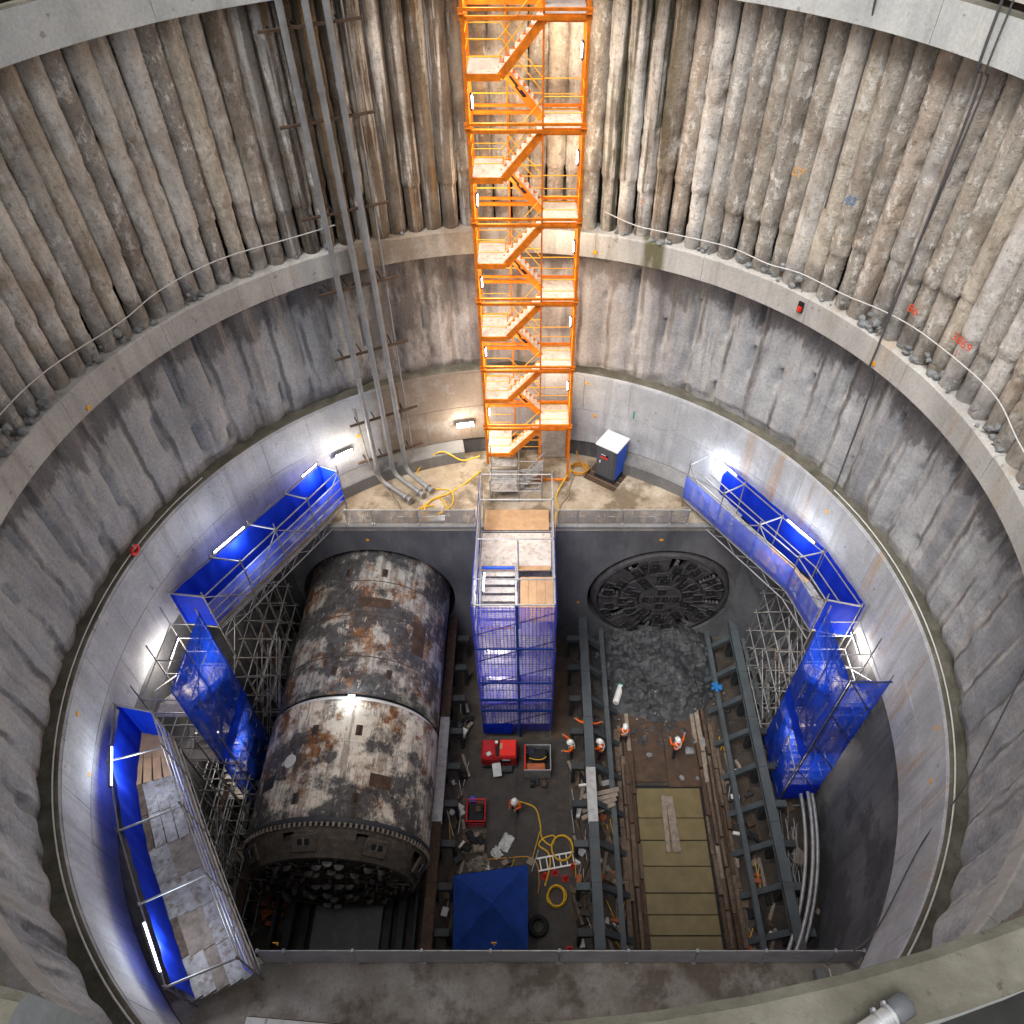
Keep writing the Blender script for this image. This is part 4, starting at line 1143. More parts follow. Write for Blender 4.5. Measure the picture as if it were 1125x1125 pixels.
TR_ = .028
def walkway(label, outer, inner, zf, zt, side, down=(), lattice=True, inner_h=1.45, ends=(True, True), ply=(), deck=True, seed=1, zrail=None):
    """elevated scaffold walkway. outer/inner: station points; side: which sides carry sheeting"""
    c = Vector((sum(p[0] for p in outer) / len(outer), sum(p[1] for p in outer) / len(outer), 0))
    T = thing("scaffold_walkway", label, "scaffold", (c.x, c.y, 0), 0, "blue sheeted scaffold walkways")
    rnd = random.Random(seed); n = len(outer)
    V = lambda p, z: Vector((p[0], p[1], z))
    for i in range(n):
        o, q = outer[i], inner[i]
        zb = 0.02 if i in down else zf - .7
        bar("standard", T, V(o, zb), V(o, zt + rnd.uniform(.08, .3)), TR_, "tube"); bar("standard", T, V(q, zb), V(q, zt + rnd.uniform(.1, .35)), TR_, "tube")
        bar("top_transom", T, V(o, zt) - Vector((0, 0, .03)), V(q, zt) - Vector((0, 0, .03)), TR_ * 1.25, "galv")
        bar("transom", T, V(o, zf - .06), V(q, zf - .06), TR_, "tube")
        for p in (o, q):
            for z in (zt - .03, zf - .06, zf + 1.0):
                part("coupler", bbox((.10, .10, .11), "tube", .02), T, V(p, z) - c, (0, 0, rnd.uniform(0, 1.5)))
    for i in range(n - 1):
        o0, o1, q0, q1 = outer[i], outer[i + 1], inner[i], inner[i + 1]
        for z in (zt - .06, zf + 1.0, zf - .1): bar("outer_ledger", T, V(o0, z), V(o1, z), TR_, "tube")
        for z in (zt - .06, zf + 1.5, zf + 1.0, zf + .5, zf - .1): bar("inner_ledger", T, V(q0, z), V(q1, z), TR_, "galv")
        bar("plan_brace", T, V(o0, zf - .12), V(q1, zf - .12), TR_ * .9, "tube")
        a_, b_ = (q0, q1) if i % 2 else (q1, q0)
        bar("face_brace", T, V(a_, zf - .1), V(b_, zt - .1), TR_ * .9, "tube")
        if lattice:
            for (a0, a1) in ((q0, q1),):
                for z in (zf - .22, zf - .78): bar("lattice_chord", T, V(a0, z), V(a1, z), TR_, "galv")
                L = (V(a1, 0) - V(a0, 0)).length; k = max(2, int(L / .55))
                for s in range(k):
                    f0, f1 = s / k, (s + 1) / k
                    pa = V(a0, 0).lerp(V(a1, 0), f0); pb = V(a0, 0).lerp(V(a1, 0), f1)
                    z0, z1 = (zf - .22, zf - .78) if s % 2 else (zf - .78, zf - .22)
                    bar("lattice_web", T, pa + Vector((0, 0, z0)), pb + Vector((0, 0, z1)), .016, "galv")
        if deck:
            for k in range(5):
                f = (k + .5) / 5
                L = (V(o1, 0) - V(o0, 0)).length; pieces = 1 if L < 1.3 else 2
                for s in range(pieces):
                    a0 = V(o0, 0).lerp(V(q0, 0), f); a1 = V(o1, 0).lerp(V(q1, 0), f)
                    pa, pb = a0.lerp(a1, s / pieces + .004), a0.lerp(a1, (s + 1) / pieces - .004)
                    w = (V(o0, 0) - V(q0, 0)).length / 5 * .985
                    mt = "plywood" if (i in ply and rnd.random() < .85) else rnd.choice(("deck_steel", "deck_steel", "deck_steel", "deck_steel", "timber_pale", "timber", "deck_pale" if i == n - 2 else "deck_steel"))
                    bar("deck_board", T, pa + Vector((0, 0, zf + .0 + rnd.uniform(0, .012))), pb + Vector((0, 0, zf + rnd.uniform(0, .012))), 0, mt, square=(.045, w) if abs((pb - pa).x) > abs((pb - pa).y) * 50 else (w, .045))
            bar("toe_board", T, V(q0, zf + .1), V(q1, zf + .1), 0, "timber_pale", square=(.16, .03) if False else (.03, .16))
        if "o" in side: sheet("outer_sheet", T, o0, o1, zf + .02, zt, "blue_sheet", seed + i, .07, .15 if side.find("-") < 0 else -.15)
        if "i" in side: sheet("inner_sheet", T, q0, q1, zf + .04, zf + inner_h, "blue_veil", seed + i + 9, .06, -.11 if side.find("-") < 0 else .11)
    for e, k in ((ends[0], 0), (ends[1], n - 1)):
        if e: sheet("end_sheet", T, outer[k], inner[k], zf + .02, zt - .1, "blue_sheet", seed + 31, .04)
    return T

def lerp2(a, b, n): return [(a[0] + (b[0] - a[0]) * i / n, a[1] + (b[1] - a[1]) * i / n) for i in range(n + 1)]

def build_walkways():
    ZF, ZTOP = 10.0, 12.1
    walkway("blue sheeted walkway on the left wall leading to the far ledge",
            lerp2((-14.15, 17.3), (-9.72, 24.35), 4), lerp2((-12.75, 17.15), (-8.75, 23.95), 4), ZF, ZTOP, "oi-", down=(0,), ends=(True, True), seed=3)
    walkway("blue sheeted walkway on the right wall leading to the far ledge",
            lerp2((8.15, 25.05), (11.85, 19.35), 3) + [(12.62, 16.7)], lerp2((7.15, 24.35), (10.78, 19.05), 3) + [(11.35, 17.0)], ZF, ZTOP, "oi", down=(4,), ends=(False, True), seed=5, ply=(2,))
    walkway("long blue sheeted walkway at lower left running to the near ledge",
            [(-14.45, 12.6), (-13.95, 10.6), (-12.78, 8.4), (-11.4, 6.35), (-9.98, 4.3)], [(-13.1, 12.35), (-12.3, 11.1), (-11.05, 9.15), (-9.7, 7.15), (-8.2, 5.0)], ZF, ZTOP, "oi", down=(0, 1, 2), inner_h=1.05, ends=(True, False), ply=(0,), seed=7)
    g = "tube lamps on the scaffold walkways"
    def lamp(label, a, b, e=80):
        m = Vector(((a[0] + b[0]) / 2, (a[1] + b[1]) / 2, 0)); d = Vector((CX, CY, 0)) - m; d.normalize()
        tube_light(label, (*a, 12.12), (*b, 12.12), e, g, off=(d.x, d.y, -.35))
    lamp("tube lamp at the far end of the left wall walkway", (-10.3, 23.6), (-9.75, 24.45))
    lamp("tube lamp in the middle of the left wall walkway", (-13.0, 19.3), (-12.1, 20.7))
    lamp("tube lamp at the far end of the right wall walkway", (8.35, 24.9), (9.15, 23.65))
    lamp("tube lamp in the middle of the right wall walkway", (10.8, 21.1), (11.65, 19.8))
    lamp("tube lamp at the far end of the lower left walkway", (-14.05, 11.1), (-13.55, 9.75))
    lamp("tube lamp at the near end of the lower left walkway", (-11.15, 5.85), (-10.25, 4.6))

def stair_scaffold(label, outer_x, inner_x, y0, y1, zt, faces, seed, glow, lamp_label):
    """scaffold stair tower with zigzag flights between y0 and y1"""
    cx = (outer_x + inner_x) / 2
    T = thing("scaffold_stair", label, "scaffold stair", (cx, (y0 + y1) / 2, 0), 0, "blue sheeted scaffold stairs")
    rnd = random.Random(seed); ym = (y0 + y1) / 2
    for x in (outer_x, inner_x):
        for y in (y0, ym, y1): bar("standard", T, (x, y, 0.02), (x, y, zt + rnd.uniform(.1, .35)), TR_, "tube")
    z = 0.3; k = 0
    while z < zt:
        for x in (outer_x, inner_x): bar("ledger", T, (x, y0, z), (x, y1, z), TR_ * .9, "galv")
        for y in (y0, ym, y1): bar("transom", T, (outer_x, y, z), (inner_x, y, z), TR_ * .9, "galv")
        z += 1.0
    lv = [0.1, 2.1, 4.1, 6.1, 8.1, 10.0]
    for k in range(5):
        za, zb = lv[k], lv[k + 1]; ya, yb = (y0 + .55, y1 - .55) if k % 2 else (y1 - .55, y0 + .55)
        x0, x1 = min(outer_x, inner_x), max(outer_x, inner_x)
        for s in range(9):
            f = (s + .5) / 9
            boxw("tread", T, (cx, ya + (yb - ya) * f, za + (zb - za) * f), (abs(x1 - x0) - .3, .24, .04), "deck_pale", 0, .005)
        for x in (x0 + .12, x1 - .12):
            bar("stringer", T, (x, ya, za), (x, yb, zb), 0, "galv", square=(.04, .16))
            bar("handrail", T, (x, ya, za + .9), (x, yb, zb + .9), .022, "galv")
        yl = yb + (.28 if yb > ym else -.28)
        boxw("landing", T, (cx, yl, zb), (abs(x1 - x0) - .1, .55, .05), "deck_pale")
    for k in range(4): bar("face_brace", T, (inner_x, y0 if k % 2 else y1, .3 + 2.9 * k), (inner_x, y1 if k % 2 else y0, .3 + 2.9 * (k + 1)), TR_ * .9, "tube")
    s_ = 1 if inner_x > outer_x else -1
    sheet("inner_sheet", T, (inner_x + s_ * .05, y0 - .1), (inner_x + s_ * .05, y1 + .05), 1.1, 5.6, "blue_mesh", seed, .09)
    sheet("inner_sheet", T, (inner_x + s_ * .07, y0 - .1), (inner_x + s_ * .07, y1 + .05), 5.5, 6.3, "blue_sheet", seed + 2, .05)
    sheet("inner_sheet", T, (inner_x + s_ * .06, y0 - .1), (inner_x + s_ * .06, y1 + .05), 6.2, zt, "blue_mesh", seed + 4, .07)
    if "near" in faces:
        sheet("near_sheet", T, (inner_x, y0 - .08), (outer_x, y0 - .08), 2.2, zt, "blue_mesh", seed + 5, .07)
        sheet("near_sheet", T, (inner_x, y0 - .1), (outer_x, y0 - .1), 1.4, 3.0, "blue_sheet", seed + 6, .06)
        bar("near_frame", T, (inner_x, y0 - .14, 1.5), (inner_x, y0 - .14, zt), TR_, "steel_dark"); bar("near_frame", T, (inner_x, y0 - .14, zt), (outer_x, y0 - .14, zt), TR_, "steel_dark")
        for k in range(4): bar("near_brace", T, (inner_x, y0 - .13, zt - 2.5 * k), (outer_x, y0 - .13, zt - 2.5 * k - 2.4), TR_ * .8, "steel_dark")
    tube_light(lamp_label, (outer_x + s_ * .1, ym + .5, 10.6), (outer_x + s_ * .1, ym + 1.5, 10.6), glow, "tube lamps inside the scaffold stairs", color=(1, .90, .76), off=(0, -.3, -1))
    tube_light(lamp_label.replace("upper", "lower"), (outer_x + s_ * .25, ym - .5, 4.9), (outer_x + s_ * .25, ym + .5, 4.9), glow * .7, "tube lamps inside the scaffold stairs", color=(1, .88, .72), off=(s_, 0, 0))
    return T

def birdcage(label, x0, x1, y0, y1, zt, nx, ny, seed, boards):
    T = thing("support_scaffold", label, "scaffold", ((x0 + x1) / 2, (y0 + y1) / 2, 0), 0, "bare tube scaffolds beside the machines")
    rnd = random.Random(seed)
    xs = [x0 + (x1 - x0) * i / nx for i in range(nx + 1)]; ys = [y0 + (y1 - y0) * i / ny for i in range(ny + 1)]
    for x in xs:
        for y in ys: bar("standard", T, (x, y, .02), (x + rnd.uniform(-.03, .03), y, zt + rnd.uniform(-1.2, .5)), TR_, "tube")
    for z in [.4 + 1.6 * k for k in range(int(zt / 1.6))]:
        for x in xs: bar("ledger", T, (x, y0 - .2, z), (x, y1 + .2, z), TR_, "galv")
        for y in ys: bar("transom", T, (x0 - .2, y, z + .06), (x1 + .2, y, z + .06), TR_, "tube")
    for k in range(12):
        y = rnd.choice(ys); z = rnd.uniform(.3, zt - 2.5)
        bar("brace", T, (x0, y, z), (x1, y, z + 2.2), TR_, "tube")
        x = rnd.choice(xs); bar("brace", T, (x, y0, z), (x, y0 + min(2.4, y1 - y0), z + 2.2), TR_, "galv")
    for k in range(boards):
        x = rnd.uniform(x0, x1); y = rnd.uniform(y0, y1 - 1.0); z = rnd.choice((1.95, 3.5, 5.0)) + rnd.uniform(0, .1)
        bar("loose_board", T, (x, y, z), (x + rnd.uniform(-.5, .5), y + rnd.uniform(1.6, 2.6), z + rnd.uniform(-.1, .3)), 0, rnd.choice(("steel_blue", "timber")), square=(.2, .04))
    return T

build_walkways()
stair_scaffold("blue sheeted scaffold stair on the left between the two walkways", -14.05, -12.75, 13.2, 16.4, 12.1, "", 11, 150, "upper tube lamp inside the left scaffold stair")
stair_scaffold("blue sheeted scaffold stair on the right below the walkway", 12.75, 11.3, 13.6, 16.5, 12.1, "near", 17, 150, "upper tube lamp inside the right scaffold stair")
birdcage("bare tube scaffold left of the cream shield under the walkway", -13.0, -11.65, 16.6, 21.4, 9.0, 2, 5, 21, 9)
birdcage("bare tube scaffold right of the trench under the walkway", 10.95, 12.1, 16.8, 21.0, 8.4, 2, 4, 22, 8)
birdcage("bare tube scaffold under the lower left walkway", -12.75, -11.75, 8.4, 12.8, 9.2, 2, 4, 23, 6)

def build_center_tower():
    X0, X1, Y0, Y1 = -2.36, .9, 17.15, 23.3
    T = thing("netted_stair_tower", "stair scaffold wrapped in blue net in the middle of the pit", "scaffold stair", ((X0 + X1) / 2, (Y0 + Y1) / 2, 0))
    xm = -.62; ZT2 = 11.5
    ys = (Y0, 18.4, 20.5, 22.75)
    for x in (X0, X1):
        for y in ys: bar("standard", T, (x, y, .02), (x, y, ZT2 + .15), .032, "galv")
    for y in ys[:3]: bar("standard", T, (xm, y, .02), (xm, y, ZT2 - .1), .04, "steel_dark" if y == Y0 else "galv")
    for x in (X0, X1):
        bar("standard", T, (x, 24.3, Z_LEDGE), (x, 24.3, ZT2 + .2), .03, "galv")
        for z in (ZT2, ZT2 - .5, ZT2 - 1.0, Z_LEDGE + .2): bar("top_ledger", T, (x, Y0, z), (x, 24.3, z), .028, "galv")
    for y in (Y0, 18.4, 20.5, 22.75, 24.3): bar("top_transom", T, (X0, y, ZT2), (X1, y, ZT2), .032, "galv")
    bar("mid_ledger", T, (xm, Y0, 10.6), (xm, 20.6, 10.6), .03, "galv")
    lv = [.15, 2.4, 4.7, 7.0, 9.3]
    for k, z in enumerate(lv[1:]):
        for y in ys:
            bar("transom", T, (X0, y, z), (X1, y, z), .028, "galv")
        for x in (X0, X1): bar("ledger", T, (x, Y0, z), (x, Y1 - .5, z), .028, "galv")
        boxw("landing", T, ((X0 + X1) / 2, 21.6, z), (X1 - X0 - .1, 2.1, .06), "deck_pale")
        boxw("landing", T, ((X0 + X1) / 2, 17.7, z - 1.15), (X1 - X0 - .1, 1.0, .06), "deck_pale")
    # flights: right half up towards the camera, left half up towards the wall
    for k in range(4):
        z0, zm, z1 = lv[k], lv[k] + 1.12, lv[k + 1]
        for (xa, xb, za, zb, ya, yb) in ((xm + .1, X1 - .1, z0, zm, 20.5, 18.2), (X0 + .1, xm - .1, zm, z1, 18.2, 20.5)):
            for s in range(7):
                f = (s + .5) / 7
                boxw("tread", T, ((xa + xb) / 2, ya + (yb - ya) * f, za + (zb - za) * f + .08), (xb - xa - .1, .30, .04), "deck_pale", 0, .005)
            for x in (xa, xb): bar("stringer", T, (x, ya, za), (x, yb, zb), 0, "galv", square=(.04, .18))
            for x in (xa, xb): bar("handrail", T, (x, ya, za + .95), (x, yb, zb + .95), .02, "galv")
    # plywood over the right half at the top, pale decks behind
    for i in range(4): boxw("plywood_board", T, (xm + .28 + i * .36, 18.75, 9.62 + .006 * (i % 2)), (.35, 2.3, .03), "plywood")
    boxw("plywood_ramp", T, ((X0 + X1) / 2, 23.35, 9.42), (X1 - X0 - .25, 1.25, .04), "plywood")
    for (y, d) in ((20.55, .25),): boxw("plywood_edge", T, ((X0 + X1) / 2, y, 9.4), (X1 - X0 - .2, d, .05), "plywood")
    boxw("blue_edge_board", T, ((X0 + xm) / 2, 20.3, 9.75), (xm - X0 - .3, .08, .16), "blue_plastic")
    bar("yellow_nosing", T, (X0 + .35, Y0 + .35, 9.3), (xm - .2, Y0 + .35, 9.3), .03, "yellow")
    # net on the camera side in four lifts with overlaps, plain sheeting on the flanks
    zs = [(.7, 3.0), (2.9, 5.6), (5.5, 8.5), (8.4, ZT2)]
    for i, (a, b) in enumerate(zs): sheet("front_net", T, (X0 - .06, Y0 - .08 - .02 * (i % 2)), (X1 + .06, Y0 - .08 - .02 * (i % 2)), a, b, "blue_net", i, .03)
    for z in (2.95, 4.0, 5.55, 8.45): bar("net_band", T, (X0 - .06, Y0 - .13, z), (X1 + .06, Y0 - .13, z), 0, "canopy", square=(.03, .22 if z in (2.95, 4.0) else .1))
    sheet("front_skirt", T, (X0 - .06, Y0 - .16), (X0 + 1.4, Y0 - .16), .6, 1.7, "blue_sheet", 3, .06)
    for x, s in ((X0 - .07, 1), (X1 + .07, 2)): sheet("side_net", T, (x, Y0 - .08), (x, 22.7), .8, ZT2 - .1, "blue_mesh", s + 20, .06)
    sheet("upper_flap", T, (X0 - .05, 22.2), (X0 - .05, 24.2), 10.2, 11.5, "blue_sheet", 40, .05)
    for k in range(5): bar("face_brace", T, (X0, Y0 - .05, 1.0 + 2.1 * k), (X1, Y0 - .05, 2.6 + 2.1 * k), .026, "steel_dark")
    bar("centre_post", T, (xm, Y0 - .06, .1), (xm, Y0 - .06, ZT2), .06, "canopy")
    g = "tube lamps inside the netted stair tower"
    for z, nm in ((10.9, "top"), (6.3, "middle"), (3.9, "lower middle")):
        tube_light("%s tube lamp inside the blue netted stair tower" % nm, (X0 + .3, 18.2, z), (X0 + .3, 19.2, z), 95, g, color=(.98, .93, .95), off=(1, 0, 0))
build_center_tower()

# ================================================================ LEDGE THINGS
def build_pipes():
    R0 = 13.36
    names = ["leftmost", "middle", "rightmost"]
    degs = (119.9, 116.6, 113.9); ends = ((-5.79, 24.5), (-5.21, 24.82), (-4.83, 25.1))
    for k in range(3):
        T = thing("drain_pipe", "%s of the three grey steel pipes running down the far wall onto the ledge" % names[k], "pipe", pol(R0, degs[k], Z_LEDGE), 0, "grey steel pipes on the far wall")
        L = Vector(T.location); p = pol(R0, degs[k]); e = Vector((*ends[k], 0))
        z = 10.0
        while z < 33:
            z1 = z + 5.8
            part("pipe_length", MB().tube([p + Vector((0, 0, z + .01)) - L, p + Vector((0, 0, z1 - .01)) - L], .115, 14).mesh("pipe_length", "pipe_steel", True), T)
            part("pipe_coupling", MB().tube([p + Vector((0, 0, z1 - .09)) - L, p + Vector((0, 0, z1 + .09)) - L], .135, 14).mesh("pipe_coupling", "pipe_steel", True), T)
            z = z1
        d = (e - p).normalized(); pts = []
        for i in range(7):
            a = i / 6 * PI / 2; pts.append(p + d * (.42 * (1 - math.cos(a))) + Vector((0, 0, 10.0 - .42 * math.sin(a))) - L)
        part("pipe_bend", MB().tube(pts, .115, 14).mesh("pipe_bend", "pipe_steel", True), T)
        a = p + d * .43 + Vector((0, 0, 9.58)) - L; b = e + Vector((0, 0, 9.50)) - L
        part("pipe_foot", MB().tube([a, b], .115, 14).mesh("pipe_foot", "pipe_steel", True), T)
        m = MB(); dd = (b - a).normalized()
        for q in (.02, .30): m.tube([b - dd * (q + .05), b - dd * q], .2, 14)
        part("end_flange", m.mesh("end_flange", "galv", True), T)
    T = thing("thin_conduit", "thin grey conduit right of the three wall pipes", "pipe", pol(13.5, 111.8, Z_LEDGE), 0)
    p = pol(13.5, 111.8); bar("conduit", T, p + Vector((0, 0, 10.6)), p + Vector((0, 0, 33)), .035, "pipe_steel")
    T = thing("pipe_hose", "brown hose running down beside the leftmost wall pipe", "hose", pol(13.45, 121.4, Z_LEDGE), 0); L = Vector(T.location)
    pts = [pol(13.5, 121.6, 14.2), pol(13.48, 121.4, 12.5), pol(13.42, 121.2, 11), pol(13.3, 120.9, 10.3), pol(12.9, 119.5, 9.5), Vector((-6.6, 24.7, 9.3)), Vector((-6.3, 24.2, 9.25))]
    part("hose", MB().tube([q - L for q in pts], .04, 8).mesh("hose", "timber_pale", True), T)
    for i, z in enumerate((10.95, 13.3, 17.0, 20.1, 23.2, 26.4, 29.2)):
        a, b = pol(13.52, 109.5, z), pol(13.52, 123.2, z)
        T = thing("pipe_bracket", ["lowest", "second lowest", "third lowest", "middle", "third highest", "second highest", "highest"][i] + " rusty cross rail holding the wall pipes", "bracket", (a + b) / 2, 0, "cross rails holding the wall pipes")
        bar("rail", T, a, b, 0, "steel_rust", square=(.10, .08))
        for dg in (112.5, 118.2, 121.5):
            q = pol(13.52, dg, z)
            bar("standoff", T, q, pol(14.15 if z > 14.6 else 13.97, dg, z), .03, "steel_dark")
build_pipes()

def build_portaloo():
    T = thing("portable_toilet", "grey and blue portable toilet with a white roof on the far ledge", "toilet", (3.86, 26.62, Z_LEDGE), 0)
    T.rotation_euler = (0, 0, R(-34))
    def b(n, c, s, m, bv=.02, par=None): return part(n, bbox(s, m, bv), par or T, c)
    b("base", (0, 0, .08), (1.16, 1.16, .14), "black")
    b("cabin", (0, 0, 1.16), (1.06, 1.06, 2.0), "grey_plastic", .03)
    for x in (-.535, .535): b("side_panel", (x, 0, 1.15), (.04, .96, 1.86), "blue_plastic", .01)
    b("rear_panel", (0, .535, 1.15), (.96, .04, 1.86), "blue_plastic", .01)
    d = b("door", (0, -.545, 1.12), (.86, .05, 1.84), "grey_plastic", .015)
    part("handle", bbox((.05, .05, .16), "white_plastic", .01), d, (-.3, -.04, .05))
    sg = part("sign", bbox((.40, .012, .26), "black", .004), d, (-.08, -.033, .46))
    part("sign_stripe", bbox((.40, .010, .11), "red_bright", .003), sg, (0, -.006, -.075)); part("sign_stripe", bbox((.26, .010, .05), "white_plastic", .003), sg, (-.06, -.006, .09))
    for x in (-.2, 0, .2): part("door_rib", bbox((.03, .012, 1.1), "grey_plastic", .004), d, (x, -.03, -.3))
    m = MB()
    m.add([(-.6, -.6, 2.14), (.6, -.6, 2.14), (.6, .6, 2.14), (-.6, .6, 2.14), (-.6, -.6, 2.22), (.6, -.6, 2.22), (.6, .6, 2.22), (-.6, .6, 2.22), (-.42, -.42, 2.31), (.42, -.42, 2.31), (.42, .42, 2.31), (-.42, .42, 2.31)],
          [(0, 3, 2, 1), (0, 1, 5, 4), (1, 2, 6, 5), (2, 3, 7, 6), (3, 0, 4, 7), (4, 5, 9, 8), (5, 6, 10, 9), (6, 7, 11, 10), (7, 4, 8, 11), (8, 9, 10, 11)])
    part("roof", m.mesh("roof", "white_plastic"), T)
    P = thing("pallet", "flat brown board the portable toilet stands on", "board", (3.7, 26.5, Z_LEDGE), R(-34))
    for i in range(5): part("slat", bbox((1.75, .3, .025), "plate_brown"), P, (0, -.66 + .33 * i, .018))
build_portaloo()

def fence(label, xs, y, z, h, mat, net, group, tilt=0., toe=True):
    T = thing("edge_fence", label, "fence", ((xs[0] + xs[-1]) / 2, y, z), 0, group)
    for x in xs:
        bar("post", T, (x, y, z), (x, y + tilt, z + h + .06), .028, mat)
        boxw("post_foot", T, (x, y, z + .04), (.14, .14, .08), mat)
        part("clamp", bbox((.09, .12, .1), mat, .02), T, Vector((x, y + tilt, z + h)) - Vector(T.location))
    for i in range(len(xs) - 1):
        a, b = xs[i], xs[i + 1]
        for f in (1.0, .55): bar("rail", T, (a, y + tilt * f, z + h * f), (b, y + tilt * f, z + h * f), .024, mat)
        me = grid_sheet(Vector((a + .03, y - .02, z + .1)) - Vector(T.location), Vector((b - .03, y - .02, z + .1)) - Vector(T.location), Vector((a + .03, y + tilt - .02, z + h)) - Vector(T.location), Vector((b - .03, y + tilt - .02, z + h)) - Vector(T.location), 8, 4, .03, a)
        part("mesh_panel", me.mesh("mesh_panel", net, True), T)
        if toe: boxw("toe_board", T, ((a + b) / 2, y + .03, z + .09), (b - a - .05, .03, .16), mat)
    return T
def build_fences():
    fence("mesh fence on the left part of the far ledge edge", [-8.6, -7.4, -5.3, -2.65], Y_FAR + .2, Z_LEDGE + .2, 1.0, "galv", "grey_net", "fences along the far ledge", 0, False)
    fence("mesh fence on the right part of the far ledge edge", [1.2, 2.1, 4.2, 6.4, 7.2], Y_FAR + .2, Z_LEDGE + .2, 1.0, "galv", "grey_net", "fences along the far ledge", 0, False)
    xs = [-8.3, -7.5] + [-7.5 + 2.08 * i for i in range(1, 9)] + [10.0]
    fence("silver mesh barrier along the edge of the near ledge", xs, Y_NEAR - .14, Z_LEDGE, 1.0, "galv", "barrier", None, .10)
    # small yellow tags on the near barrier
    for x, lab in ((-7.7, "yellow tag on the near barrier beside the lower left walkway"), (-1.15, "yellow tag on the near barrier below the blue canopy")):
        T = thing("yellow_tag", lab, "tag", (x, Y_NEAR + .05, Z_LEDGE + .95), 0, "yellow tags on the near barrier")
        part("plate", bbox((.16, .02, .12), "target_orange", .004), T, (0, .06, .32)); part("stem", bbox((.04, .02, .26), "target_orange", .004), T, (0, .06, .15))
    # raised kerb crossing the near ledge with a handrail
    T = thing("ledge_upstand", "low grey concrete upstand with a white rail on the near ledge", "upstand", (8.75, 4.2, Z_LEDGE))
    boxw("upstand", T, (8.75, 4.0, Z_LEDGE + .2), (.32, 2.5, .4), "bench", 0, .03)
    bar("rail", T, (8.98, 5.2, Z_LEDGE + .5), (9.1, 3.4, Z_LEDGE + .5), .03, "cable_white")
    part("tag", bbox((.14, .14, .03), "target_orange", .01), T, Vector((8.98, 4.35, Z_LEDGE + .52)) - Vector(T.location))
    T = thing("site_box", "white topped low box at the bottom left of the near ledge", "box", (-6.6, 3.0, Z_LEDGE))
    T.rotation_euler = (0, 0, R(-4))
    part("body", bbox((3.6, 1.8, .45), "steel_rust", .02), T, (0, 0, .23)); part("lid", bbox((3.3, 1.7, .05), "white_paint", .015), T, (-.15, .02, .48))
    for x in (-1.2, 1.2): part("lid_strap", bbox((.06, 1.72, .02), "galv", .004), T, (x, .02, .515))
    # floodlight on the near capping beam
    T = thing("floodlight", "floodlight with a black cap clamped to the near capping beam", "floodlight", (1.98, .74, 31.1), 0); T.scale = (.62, .62, .62)
    d = Vector((.62, .30, .05)).normalized()
    c = Vector((.05, .05, .22))
    part("barrel", MB().tube([c - d * .42, c + d * .10], .085, 20).mesh("barrel", "galv", True), T)
    part("cap", MB().tube([c + d * .10, c + d * .13, c + d * .27, c + d * .29], [.09, .105, .105, .085], 20).mesh("cap", "grey_plastic", True), T)
    for q in (-.05, .07):
        cl = part("clamp", MB().tube([c + d * (q - .014), c + d * (q + .014)], .108, 20).mesh("clamp", "galv", True), T)
        part("bolt", bbox((.03, .03, .08), "galv", .005), cl, c + d * q + Vector((-.05, .09, .04)))
    part("bracket", bbox((.12, .10, .15), "galv", .01), T, (.04, .04, .075))
build_fences()

